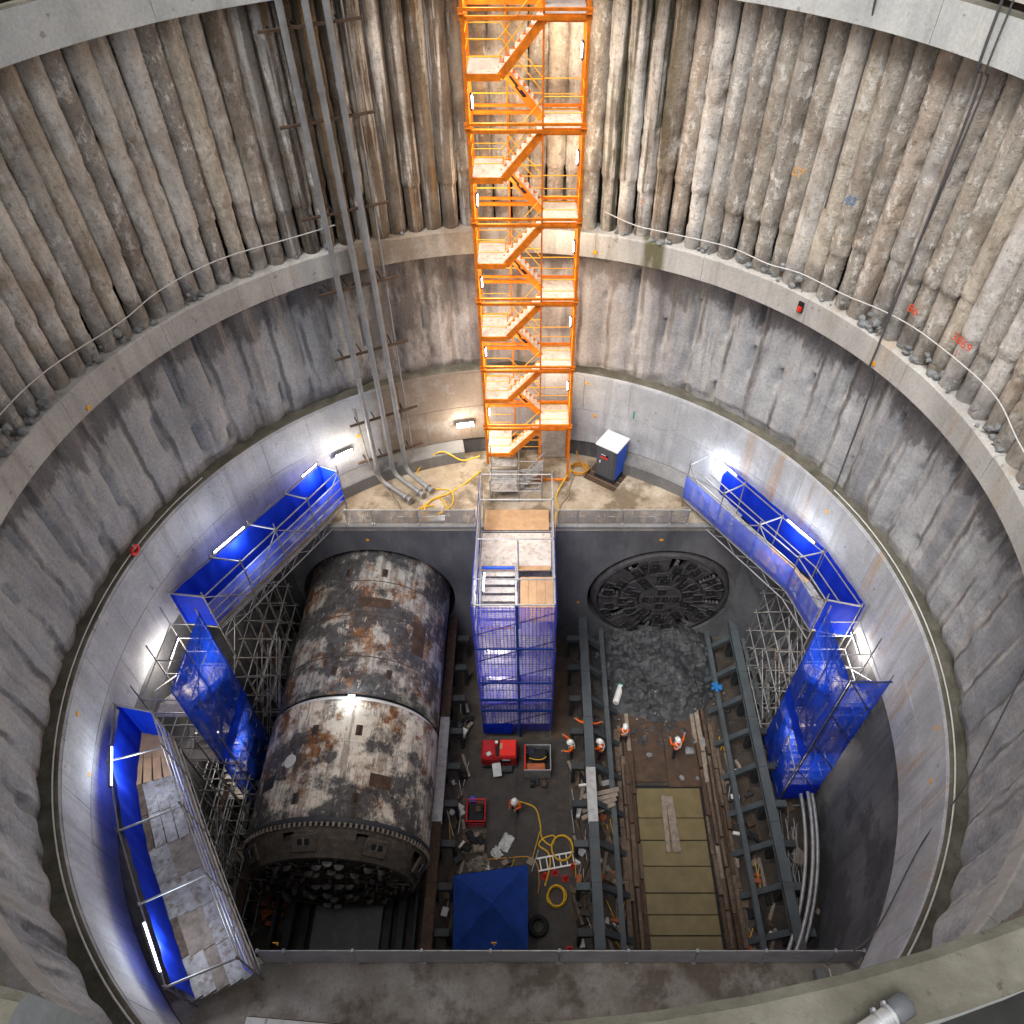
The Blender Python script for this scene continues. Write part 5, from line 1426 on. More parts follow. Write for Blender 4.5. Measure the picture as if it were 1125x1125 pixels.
# ---------------------------------------------------------------- cables and hoses
def smooth(pts, n=6):
    pts = [Vector(p) for p in pts]; out = []
    for i in range(len(pts) - 1):
        p0, p1, p2, p3 = pts[max(i - 1, 0)], pts[i], pts[i + 1], pts[min(i + 2, len(pts) - 1)]
        for k in range(n):
            t = k / n
            out.append(.5 * ((2 * p1) + (p2 - p0) * t + (2 * p0 - 5 * p1 + 4 * p2 - p3) * t * t + (3 * p1 - p0 - 3 * p2 + p3) * t ** 3))
    out.append(pts[-1]); return out
def hose(name, label, cat, pts, r, mat, group=None, n=6):
    tag(part(name, MB().tube(smooth(pts, n), r, 6).mesh(name, mat, True)), label, cat, group)
def build_cables():
    g = "cables on the shaft wall"
    pts = [pol(13.82, a, z + (.06 if i % 2 else -.05)) for i, (a, z) in enumerate([(205, 22.6), (190, 22.5), (180, 22.55), (173.8, 22.6), (165, 22.65), (153, 22.32), (146, 22.67), (136.5, 22.63), (124.2, 22.57), (118, 22.5)])]
    hose("wall_cable", "white cable strung along the feet of the piles on the left", "cable", pts, .019, "cable_white", g)
    pts = [pol(13.82, a, z) for a, z in [(74.9, 22.5), (70, 22.15), (65.8, 22.1), (54.7, 22.2), (48, 22.1), (42.6, 22.26), (35, 22.3), (28.2, 22.55), (21.2, 22.7), (9.4, 22.83), (2.4, 22.5), (-8, 22.5)]]
    hose("wall_cable", "white cable strung along the feet of the piles on the right", "cable", pts, .019, "cable_white", g)
    hose("wall_cable", "grey cable hanging down the piles to half height right of centre", "cable", [pol(13.44, 42.4, 33), pol(13.46, 42.3, 30.5), pol(13.82, 42.2, 29.4), pol(13.84, 41.9, 24.7)], .03, "cable_dark", g)
    hose("wall_cable", "long grey cable running from the rim down over the ring beam on the right", "cable", [pol(13.42, 28.1, 33), pol(13.44, 27.9, 30), pol(13.7, 27.6, 29), pol(13.72, 27.3, 21.9), pol(13.71, 27.2, 20.5), pol(14.0, 26.6, 19.8), pol(14.1, 26.1, 15.5), pol(14.05, 26, 14.7)], .035, "cable_dark", g)
    hose("wall_cable", "second grey cable beside the long one at the upper right", "cable", [pol(13.42, 26.7, 33), pol(13.44, 26.9, 30), pol(13.75, 27.1, 29), pol(13.8, 27.9, 22)], .025, "cable_dark", g)
    pts = [pol(14.1, a, 14.62) for a in range(235, 150, -6)] ; hose("wall_cable", "thin cable lying on top of the collar on the left", "cable", pts, .025, "cable_white", g, 3)
    pts = [pol(14.1, a, 14.62) for a in range(26, -60, -6)]; hose("wall_cable", "thin cable lying on top of the collar on the right", "cable", pts, .025, "cable_white", g, 3)
    hose("wall_cable", "grey pipe sloping down the collar at lower right", "pipe", [pol(14.3, -16, 19), pol(14.1, -24, 15.4), pol(13.9, -28, 13), pol(13.88, -36, 10.8), pol(13.6, -40, 10.4)], .022, "cable_dark", g)
    # pipes low on the right wall
    for k, (r, z) in enumerate(((12.98, 1.9), (13.22, 2.15), (13.45, 2.0))):
        hose("wall_pipe", ["innermost", "middle", "outermost"][k] + " of the silver pipes curving low along the right wall", "pipe", [pol(r, a, z) for a in (8, 2, -4, -10, -16, -22, -28, -34, -38)], .085, "galv", "silver pipes low on the right wall", 4)
    # hoses on the far ledge
    ZL = Z_LEDGE + .03
    hose("ledge_hose", "yellow hose coiled beside the pipe ends on the far ledge", "hose", [(-2.6, 26.9, ZL + .9), (-3.5, 27.0, ZL + .5), (-4.6, 27.2, ZL + .9), (-5.8, 26.6, ZL), (-5.2, 25.6, ZL), (-4.0, 25.4, ZL), (-3.9, 24.4, ZL), (-4.8, 23.8, ZL), (-5.3, 24.2, ZL), (-4.6, 24.9, ZL), (-4.1, 24.2, ZL + .03), (-5.0, 23.5, ZL), (-5.7, 23.6, ZL), (-5.4, 24.2, ZL + .03), (-4.7, 24.4, ZL + .06)], .035, "hose_yellow", "hoses on the far ledge")
    hose("ledge_hose", "long yellow hose lying from the left bench to the tower foot", "hose", [(-2.5, 26.2, ZL + .6), (-3.3, 25.9, ZL), (-4.1, 25.2, ZL), (-4.9, 24.7, ZL + .06), (-5.2, 23.9, ZL), (-4.8, 23.4, ZL)], .045, "hose_yellow", "hoses on the far ledge")
    pts = []
    for i in range(26):
        a = i * .62; pts.append((2.35 + (.42 + .02 * (i % 3)) * math.cos(a), 26.75 + .34 * math.sin(a), ZL + .012 * i))
    hose("ledge_hose", "coil of tan hose between the orange tower and the toilet", "hose", [(2.2, 27.4, ZL + .8), (2.35, 27.2, ZL + .4)] + pts, .04, "hose_orange", "hoses on the far ledge", 3)
    hose("ledge_hose", "yellow hose running from the orange tower down beside the netted stair", "hose", [(1.9, 26.3, ZL + .5), (1.4, 25.6, ZL + .2), (1.15, 24.9, ZL), (1.25, 24.3, ZL), (1.1, 23.5, ZL + .3), (1.05, 22.75, ZL + .2), (1.05, 22.6, 7.5), (1.15, 22.5, 3.5), (1.25, 21.8, .3)], .035, "hose_yellow", "hoses on the far ledge")
    hose("ledge_hose", "grey hose winding from the coil to the ledge edge", "hose", [(2.1, 26.5, ZL), (1.85, 25.7, ZL), (1.7, 25.0, ZL), (1.35, 24.4, ZL), (1.2, 23.6, ZL)], .035, "timber_pale", "hoses on the far ledge")
    tag(part("white_board", bbox((.85, .36, .05), "white_paint"), None, (-4.55, 23.62, Z_LEDGE + .03), (0, 0, R(3))), "small white board lying by the left fence of the far ledge", "board")
    # hoses on the pit floor
    hose("floor_hose", "yellow hose looping past the standing worker to the white ladder", "hose", [(-.75, 13.9, .06), (.1, 13.6, .06), (.35, 12.9, .06), (.45, 12.2, .06), (.9, 11.9, .06), (1.0, 12.3, .1), (.5, 12.2, .06), (.3, 11.9, .06), (.7, 11.6, .06), (.8, 11.1, .06), (.55, 10.2, .06)], .035, "hose_yellow", "hoses on the pit floor")
    pts = [(1.35 + .48 * math.cos(i * .7), 11.75 + .55 * math.sin(i * .7), .06 + .012 * i) for i in range(20)]
    hose("floor_hose", "big yellow hose loop right of the white ladder", "hose", pts, .035, "hose_yellow", "hoses on the pit floor", 3)
    pts = [(1.05 + (.38 + .05 * math.sin(i)) * math.cos(i * .7), 9.75 + .42 * math.sin(i * .7), .06 + .008 * i) for i in range(38)]
    hose("floor_hose", "yellow hose coil right of the blue canopy", "hose", pts, .035, "hose_yellow", "hoses on the pit floor", 3)
    hose("floor_hose", "orange line lying across the plate behind the blue canopy", "hose", [(-2.0, 11.3, .07), (-1.2, 11.35, .07), (-.2, 11.4, .07), (.2, 11.1, .07), (.3, 10.4, .07), (.25, 9.9, .07)], .025, "hose_orange", "hoses on the pit floor")
    # flood lamps on the far wall
    for nm, a, z, e in (("left floodlight on the far collar beside the walkway end", 125.4, 11.75, 105), ("right floodlight on the far collar left of the orange tower", 100.3, 11.5, 135)):
        T = thing("wall_floodlight", nm, "floodlight", pol(13.72, a, z), R(a) + PI / 2, "floodlights on the far collar")
        part("housing", bbox((.85, .16, .3), "grey_plastic", .02), T); part("lens", bbox((.8, .02, .26), "flood_lit", .004), T, (0, .09, 0))
        part("arm", bbox((.06, .3, .06), "galv", .005), T, (0, -.12, -.1))
        ld = bpy.data.lights.new("wall_floodlight_light", 'POINT'); ld.energy = e; ld.color = (1, .86, .66); ld.shadow_soft_size = .3
        lo = bpy.data.objects.new("wall_floodlight_light", ld); COL.objects.link(lo); lo.parent = T; lo.location = (0, .6, .1)
build_cables()

# ---------------------------------------------------------------- small marks on the walls
def mark(body, r, deg, z, size, mat, label, off=.06):
    cu = bpy.data.curves.new("spray_mark", 'FONT'); cu.body = body; cu.size = size; cu.extrude = .004; cu.align_x = 'CENTER'; cu.resolution_u = 2; cu.shear = .2
    tmp = bpy.data.objects.new("tmp", cu); COL.objects.link(tmp)
    dg = bpy.context.evaluated_depsgraph_get(); me = bpy.data.meshes.new_from_object(tmp.evaluated_get(dg))
    bpy.data.objects.remove(tmp)
    me.materials.clear(); me.materials.append(M[mat])
    o = part("spray_mark", me, None, pol(r - off, deg, z), (PI / 2, 0, R(deg) - PI / 2))
    return tag(o, label, "paint mark", "spray painted marks on the piles")
def build_marks():
    PD = 360 / 130
    def snap(d): return round(d / PD) * PD
    mark("57", 13.9, snap(47.9), 25.35, .42, "spray_orange", "orange spray painted 57 on a pile right of the tower")
    mark("62", 13.9, snap(37.5), 25.15, .38, "spray_blue", "blue spray painted number on a pile right of the orange one")
    mark("3869", 13.9, snap(16.0), 23.15, .40, "spray_red", "red spray painted number with an arrow at far right")
    mark("\\", 13.9, snap(16.0), 22.8, .3, "spray_red", "red spray painted arrow stroke below the red number")
    mark("86", 13.9, snap(26.2), 23.0, .42, "spray_red", "red spray painted number beside the long grey cable")
    mark("/", 13.9, snap(67.9), 23.0, .36, "spray_red", "red spray painted stroke on a pile near the green seepage")
    k = 0
    spots = [("wall", -7.79, 8.51, "above the cream shield on the far headwall"), ("wall", 6.12, 8.51, "above the right cutterhead on the far headwall"), ("wall", 2.39, 3.4, "left of the right cutterhead low on the headwall"), ("wall", -2.9, 5.2, "right of the cream shield on the headwall")]
    for kind, x, z, lab in spots:
        tag(part("survey_target", bbox((.15, .03, .15), "target_orange", .006), None, (x, Y_FAR - .02, z), (0, R(45), 0)), "small orange survey target " + lab, "survey target", "survey targets")
    for r, a, z, lab in ((13.74, 27.0, 20.75, "on the ring beam below the long cable"), (13.74, 163, 20.72, "on the ring beam at far left"), (13.94, 25.2, 13.6, "on the right collar below the long cable"),
                         (13.94, -20, 13.2, "on the right collar at lower right"), (13.94, -14, 13.9, "near the top of the right collar"), (13.94, 198, 12.6, "low on the left collar"), (13.94, 192, 13.9, "near the top of the left collar"),
                         (13.94, 121.5, 12.2, "on the far collar left of the pipes"), (13.94, 74, 12.1, "on the far collar right of the tower"), (13.94, 76, 14.0, "near the top of the far collar right of the tower"), (13.74, 76, 20.8, "on the ring beam right of the tower")):
        p = pol(r, a, z)
        tag(part("survey_target", bbox((.15, .03, .15), "target_orange", .006), None, p, (0, 0, R(a) - PI / 2)), "small orange survey target " + lab, "survey target", "survey targets")
    # red ring on the left collar, red lamp on the ring beam
    T = thing("lifebuoy", "small red ring hung at the top of the left collar", "ring", pol(13.95, 167.3, 14.75), R(167.3) - PI / 2)
    me = MB(); N, K = 18, 8
    for i in range(N):
        for j in range(K):
            a, b = 2 * PI * i / N, 2 * PI * j / K; rr = .17 + .055 * math.cos(b)
            me.v.append((rr * math.cos(a), .055 * math.sin(b), rr * math.sin(a)))
    for i in range(N):
        for j in range(K): me.f.append((i * K + j, ((i + 1) % N) * K + j, ((i + 1) % N) * K + (j + 1) % K, i * K + (j + 1) % K))
    part("ring", me.mesh("ring", "red_bright", True), T); part("hook", bbox((.04, .08, .16), "galv", .005), T, (0, .0, .22))
    T = thing("beacon", "red beacon in a black holder on the face of the ring beam", "beacon", pol(13.74, 40.9, 21.1), R(40.9) + PI / 2)
    part("holder", bbox((.22, .06, .42), "black", .01), T, (0, .03, .04)); part("lens", MB().tube([(0, .05, -.1), (0, .05, .08)], .085, 14).mesh("lens", "red_bright", True), T)
    T = thing("green_strip", "short green painted strip on the far collar right of the toilet", "strip", pol(13.95, 66.3, 12.7), R(66.3) - PI / 2)
    part("strip", bbox((.08, .03, .5), "green_paint", .004), T)
build_marks()

# ================================================================ PIT THINGS
def build_gazebo():
    T = thing("canopy_tent", "dark blue pyramid canopy tent standing on the near pit floor", "tent", (-1.66, 8.85, 0))
    c = [(-3.28, 9.97), (-.19, 10.38), (-.17, 7.3), (-3.12, 7.25)]; ap = Vector((-1.62, 8.72, 3.2)); L = Vector(T.location)
    ze = 2.3
    cols = []
    for k in range(4):
        a = Vector((*c[k], ze)); b = Vector((*c[(k + 1) % 4], ze)); m = MB(); n = 10
        for i in range(n + 1):
            f = i / n
            for j in range(n + 1):
                g = j / n; e = a.lerp(b, g); p = e.lerp(ap, f)
                p.z -= .12 * math.sin(PI * f) * (1 - abs(2 * g - 1)) + .03 * nz(p.x, p.y, k, 2)
                m.v.append(tuple(p - L))
        for i in range(n):
            for j in range(n):
                q = i * (n + 1) + j; m.f.append((q, q + 1, q + n + 2, q + n + 1))
        part("roof_panel", m.mesh("roof_panel", "canopy", True), T)
        o = Vector((b.y - a.y, a.x - b.x, 0)).normalized() * -.02
        me = grid_sheet(a + Vector((0, 0, -.28)) - L + o, b + Vector((0, 0, -.28)) - L + o, a - L + o, b - L + o, 10, 3, .02, k)
        part("valance", me.mesh("valance", "canopy", True), T)
        bar("leg", T, (a.x * .97 + ap.x * .03, a.y * .97 + ap.y * .03, 0), (a.x * .97 + ap.x * .03, a.y * .97 + ap.y * .03, ze - .02), .03, "galv")
        bar("roof_pole", T, a - Vector((0, 0, .04)), ap - Vector((0, 0, .05)), .018, "galv")
build_gazebo()

def build_machines():
    # red compressor
    T = thing("compressor", "red compressor with tools on top in front of the netted stair tower", "compressor", (-1.6, 15.95, .03)); L = Vector(T.location)
    def b(n, c, s, m, bv=.03, par=None, rot=(0, 0, 0)): return part(n, bbox(s, m, bv), par or T, c, rot)
    b("skid", (0, 0, .16), (1.75, .95, .12), "steel_dark")
    b("body", (0, .02, .66), (1.7, .9, .86), "red", .05)
    b("bonnet", (.42, .04, 1.14), (.78, .82, .12), "red_bright", .03); b("bonnet", (-.5, .04, 1.12), (.64, .82, .1), "red", .03)
    b("top_recess", (-.03, .05, 1.1), (.24, .8, .04), "black")
    b("grille", (.3, -.44, .7), (.55, .03, .3), "black", .01); b("door_panel", (-.4, -.44, .66), (.62, .03, .6), "red", .01)
    b("badge", (.35, -.465, .92), (.36, .012, .12), "white_paint", .003)
    for x in (-.55, .55):
        for y in (-.42, .42):
            part("wheel", MB().tube([(x, y - .07, .16), (x, y + .07, .16)], .16, 14).mesh("wheel", "rubber", True), T)
    part("exhaust", MB().tube([(-.12, .2, 1.1), (-.12, .2, 1.42)], .06, 10).mesh("exhaust", "red_bright", True), T)
    part("exhaust_cap", MB().tube([(-.12, .2, 1.42), (-.12, .2, 1.46)], .08, 10).mesh("exhaust_cap", "white_paint", True), T)
    b("rag", (-.48, -.28, 1.22), (.22, .2, .08), "sheet_plastic", .03, None, (0, 0, .5)); b("tool_case", (.1, .12, 1.16), (.14, .3, .1), "plywood", .02)
    b("front_tray", (-.1, -.75, .5), (.42, .62, .04), "galv", .01, None, (.5, 0, .15)); b("hose_box", (.35, -.62, .25), (.6, .3, .22), "steel_dark")
    # tool bin beside it
    T = thing("tool_bin", "open steel bin filled with black gear and orange cloth right of the compressor", "bin", (.25, 15.6, .03))
    for (c, s) in (((0, -.62, .55), (1.25, .05, .9)), ((0, .62, .55), (1.25, .05, .9)), ((-.6, 0, .55), (.05, 1.2, .9)), ((.6, 0, .55), (.05, 1.2, .9))):
        b("side_plate", c, s, "galv" if s[0] > 1 else "steel_rust", .01, T)
    b("bottom", (0, 0, .13), (1.2, 1.2, .05), "steel_dark", .01, T)
    b("orange_cloth", (-.1, -.36, .62), (.95, .45, .16), "brick_red", .06, T); b("black_bundle", (.05, .2, .70), (.85, .6, .35), "black", .1, T); b("black_bundle", (-.28, .36, .78), (.4, .4, .34), "navy", .1, T)
    b("left_rim", (-.6, 0, 1.02), (.06, 1.24, .05), "red_bright", .01, T); b("front_rim", (0, -.64, 1.02), (1.28, .05, .05), "galv", .01, T); b("right_rim", (.62, 0, 1.02), (.05, 1.24, .05), "galv", .01, T)
    part("strap", MB().tube(smooth([(-.4, .0, .92), (-.1, -.1, .96), (.2, -.08, .95), (.42, .06, .9)], 4), .025, 6).mesh("strap", "hose_yellow", True), T)
    for x, m in ((-.35, "black"), (.2, "steel_rust")):
        part("wheel", MB().tube([(x, -.95, .18), (x + .22, -.95, .18)], .18, 14).mesh("wheel", m, True), T)
    b("drawbar", (0, -.8, .2), (.1, .5, .08), "steel_dark", .01, T)
    # red cage with a blue drum cap
    T = thing("tool_cage", "small red tube cage with a blue can left of the standing worker", "cage", (-2.6, 13.2, .03))
    for x in (-.42, .42):
        for y in (-.5, .5): part("post", bbox((.05, .05, .8), "red", .01), T, (x, y, .4))
    for z in (.15, .45, .78):
        for y in (-.5, .5): part("rail", bbox((.86, .04, .04), "red_bright" if z > .7 else "red", .008), T, (0, y, z))
        for x in (-.42, .42): part("rail", bbox((.04, 1.0, .04), "red", .008), T, (x, 0, z))
    part("load", bbox((.7, .8, .4), "black", .05), T, (0, 0, .3)); part("load", bbox((.3, .3, .35), "steel_rust", .05), T, (.1, .1, .55))
    part("blue_can", MB().tube([(-.2, .62, .0), (-.2, .62, .45)], .15, 14).mesh("blue_can", "blue_plastic", True), T)
    # pallets with gear, bags and sheets
    T = thing("gear_pallet", "pallet of dark gear and grey sacks beside the shield frame", "pallet", (-2.65, 12.05, .03))
    for i in range(5): part("slat", bbox((1.1, .16, .03), "timber", .006), T, (0, -.45 + .22 * i, .1))
    for x in (-.45, 0, .45): part("bearer", bbox((.1, 1.05, .07), "timber", .006), T, (x, 0, .04))
    rnd = random.Random(31)
    for i in range(7): part("sack", bbox((.3, .42, .16), "timber_pale" if i % 2 else "black", .06), T, (rnd.uniform(-.35, .35), rnd.uniform(-.4, .4), .2 + .09 * (i // 2)), (0, 0, rnd.uniform(0, 3)))
    def crumple(name, label, x, y, sx, sy, seed, h, mat="sheet_plastic"):
        m = MB(); n = 14
        for j in range(n + 1):
            for i in range(n + 1):
                u, v = i / n - .5, j / n - .5
                m.v.append((u * sx * (1 + .25 * nz(v * 4, seed, 1)), v * sy * (1 + .25 * nz(u * 4, seed, 5)), .05 + h * abs(nz(u * 6, v * 6, seed)) + .5 * h * max(0, 1 - 4 * (u * u + v * v))))
        for j in range(n):
            for i in range(n): q = j * (n + 1) + i; m.f.append((q, q + 1, q + n + 2, q + n + 1))
        o = part(name, m.mesh(name, mat), None, (x, y, .03), (0, 0, seed)); tag(o, label, "sheet", "crumpled pale sheets")
    crumple("plastic_sheet", "crumpled pale sheet nearest the standing worker", -1.2, 12.0, .75, .5, 1.1, .15)
    crumple("plastic_sheet", "small crumpled pale sheet left of the other one", -1.62, 11.55, .5, .42, 2.3, .14)
    crumple("plastic_sheet", "grey heap of crumpled sheeting behind the canopy's left corner", -2.4, 11.0, 1.05, .75, .4, .35, "timber_pale")
    # ladder lying on the floor
    T = thing("ladder", "white aluminium ladder lying flat beyond the blue canopy", "ladder", (1.1, 11.2, .12), R(10))
    for y in (-.26, .26): part("rail", bbox((1.75, .07, .06), "white_plastic", .01), T, (0, y, 0))
    for i in range(6): part("rung", bbox((.05, .5, .05), "white_plastic", .01), T, (-.75 + .3 * i, 0, 0))
    # red flags / cones
    for (x, y, rz, lab) in ((.55, 10.6, .4, "red flag cone nearest the canopy corner by the ladder"), (1.0, 10.75, 1.2, "red flag cone in the middle below the ladder"), (1.45, 10.5, -1.4, "red flag cone at the right below the ladder"), (1.8, 11.0, .2, "red flag cone against the middle frame"), (1.55, 7.75, .1, "red flag cone near the barrier right of the canopy")):
        T = thing("traffic_cone", lab, "cone", (x, y, .03), rz, "red cones by the canopy")
        part("cone", MB().tube([(0, 0, .03), (0, 0, .42)], [.11, .03], 12).mesh("cone", "red_bright", True), T); part("foot", bbox((.28, .28, .03), "red", .01), T, (0, 0, .015))
    T = thing("tyre", "black tyre lying between the canopy and the yellow coil", "tyre", (.25, 8.6, .05)); me = MB(); N, K = 20, 8
    for i in range(N):
        for j in range(K):
            a, c_ = 2 * PI * i / N, 2 * PI * j / K; rr = .34 + .11 * math.cos(c_); me.v.append((rr * math.cos(a), rr * math.sin(a), .12 + .11 * math.sin(c_)))
    for i in range(N):
        for j in range(K): me.f.append((i * K + j, ((i + 1) % N) * K + j, ((i + 1) % N) * K + (j + 1) % K, i * K + (j + 1) % K))
    part("tread", me.mesh("tyre", "rubber", True), T)
    # timber props under the middle frame
    T = thing("plank_bundle", "rough planks resting across the middle frame's lower beam", "planks", (3.2, 13.2, 1.2))
    for i in range(4): boxw("plank", T, (3.0 + .05 * i, 13.0 + .26 * i, 1.24 + .03 * i), (1.7, .2, .05), "timber_pale", R(24 - 4 * i))
    # blue cloth knot on the right lower beam, yellow sleeve on a raker
    T = thing("blue_cloth", "blue cloth tied round the lower beam of the right frame", "cloth", (9.4, 19.2, 1.15))
    for i, a in enumerate((.3, 1.5, 2.4)): part("fold", bbox((.6, .16, .12), "cloth_blue", .05), T, (0, 0, .05 + .04 * i), (.2, .1 * i, a))
    # white drum with a green end ring on the muck
    T = thing("pale_drum", "white drum with a green end lying at the left edge of the spoil heap", "drum", (4.45, 19.2, .5), R(70))
    part("barrel", MB().tube([(-.55, 0, 0), (.45, 0, 0)], .17, 14).mesh("barrel", "white_paint", True), T); part("end_ring", MB().tube([(.45, 0, 0), (.5, 0, 0)], .2, 14).mesh("end_ring", "green_paint", True), T)
    # bundle of thin bars behind the right frame
    T = thing("bar_bundle", "bundle of thin silver bars standing behind the right frame", "bars", (11.6, 11.0, 0))
    rnd = random.Random(44)
    for i in range(26):
        x, y = 11.45 + rnd.uniform(-.25, .35), rnd.uniform(9.4, 12.2)
        bar("thin_bar", T, (x, y, .4 + rnd.uniform(0, .6)), (x + rnd.uniform(-.25, .2), y + rnd.uniform(.6, 1.3), .6 + rnd.uniform(0, 1.2)), .016, "galv")
    # clutter left of the shield
    T = thing("scrap_pile", "scrap timber and blocks between the left scaffold and the cream shield", "scrap", (-12.3, 15, 0))
    for i in range(30):
        boxw("block", T, (-12.5 + rnd.uniform(-.9, .2), 9.5 + rnd.random() * 12, .15 + rnd.random() * .4), (rnd.uniform(.2, .9), rnd.uniform(.15, .5), rnd.uniform(.1, .3)), rnd.choice(("timber", "timber_pale", "plate_grey", "steel_rust")), rnd.uniform(0, 3))
    T = thing("scrap_pile", "scrap timber and blocks between the right frame and the wall", "scrap", (11.8, 14, 0))
    for i in range(22):
        boxw("block", T, (11.6 + rnd.uniform(-.5, .7), 8.5 + rnd.random() * 12, .12 + rnd.random() * .3), (rnd.uniform(.2, .9), rnd.uniform(.15, .5), rnd.uniform(.1, .25)), rnd.choice(("timber", "timber_pale", "plate_grey", "steel_rust")), rnd.uniform(0, 3))
    def clutter(label, x0, x1, y0, y1, n, zmax=.35):
        T = thing("scrap_pile", label, "scrap", ((x0 + x1) / 2, (y0 + y1) / 2, 0), 0, "scrap on the pit floor")
        for i in range(n):
            k = rnd.random(); x, y = rnd.uniform(x0, x1), rnd.uniform(y0, y1); z = .05 + rnd.random() * zmax
            if k < .45: boxw("block", T, (x, y, z), (rnd.uniform(.12, .5), rnd.uniform(.1, .35), rnd.uniform(.06, .25)), rnd.choice(("timber", "timber_pale", "steel_rust", "steel_dark", "black", "plate_grey", "brick_red", "galv", "white_paint")), rnd.uniform(0, 3))
            elif k < .8: boxw("plank", T, (x, y, z * .6), (.14, rnd.uniform(.6, 1.7), .05), rnd.choice(("timber", "timber_pale", "steel_rust")), rnd.uniform(-.5, .5))
            else: bar("rod", T, (x, y, z), (x + rnd.uniform(-.4, .4), y + rnd.uniform(.4, 1.2), z + rnd.uniform(-.03, .2)), .02, rnd.choice(("galv", "steel_rust", "hose_yellow")))
    clutter("scrap strewn between the shield's right frame and the floor plates", -3.75, -3.15, 7.6, 20.5, 60)
    clutter("scrap strewn along the left side of the middle frame", 1.85, 2.5, 7.6, 15.5, 46)
    clutter("scrap strewn under the rakers of the middle frame", 2.9, 4.1, 7.6, 15.4, 70, .25)
    clutter("scrap strewn under the rakers of the right frame", 9.0, 10.4, 7.6, 16.5, 70, .2)
    clutter("scrap strewn behind the blue canopy and the red cage", -3.0, .2, 10.5, 11.3, 18, .1)
    sp = []
    for i in range(420):
        x = rnd.choice((rnd.uniform(-3.9, 2.3), rnd.uniform(-13, -11.2), rnd.uniform(9, 11.6), rnd.uniform(3, 4.2))); sp.append((x, rnd.uniform(7, 21), .04, .02 + .07 * rnd.random() ** 3))
    scatter("floor_grit", "grit and small stones scattered over the pit floor", "grit", sp, "rock", 77)
build_machines()

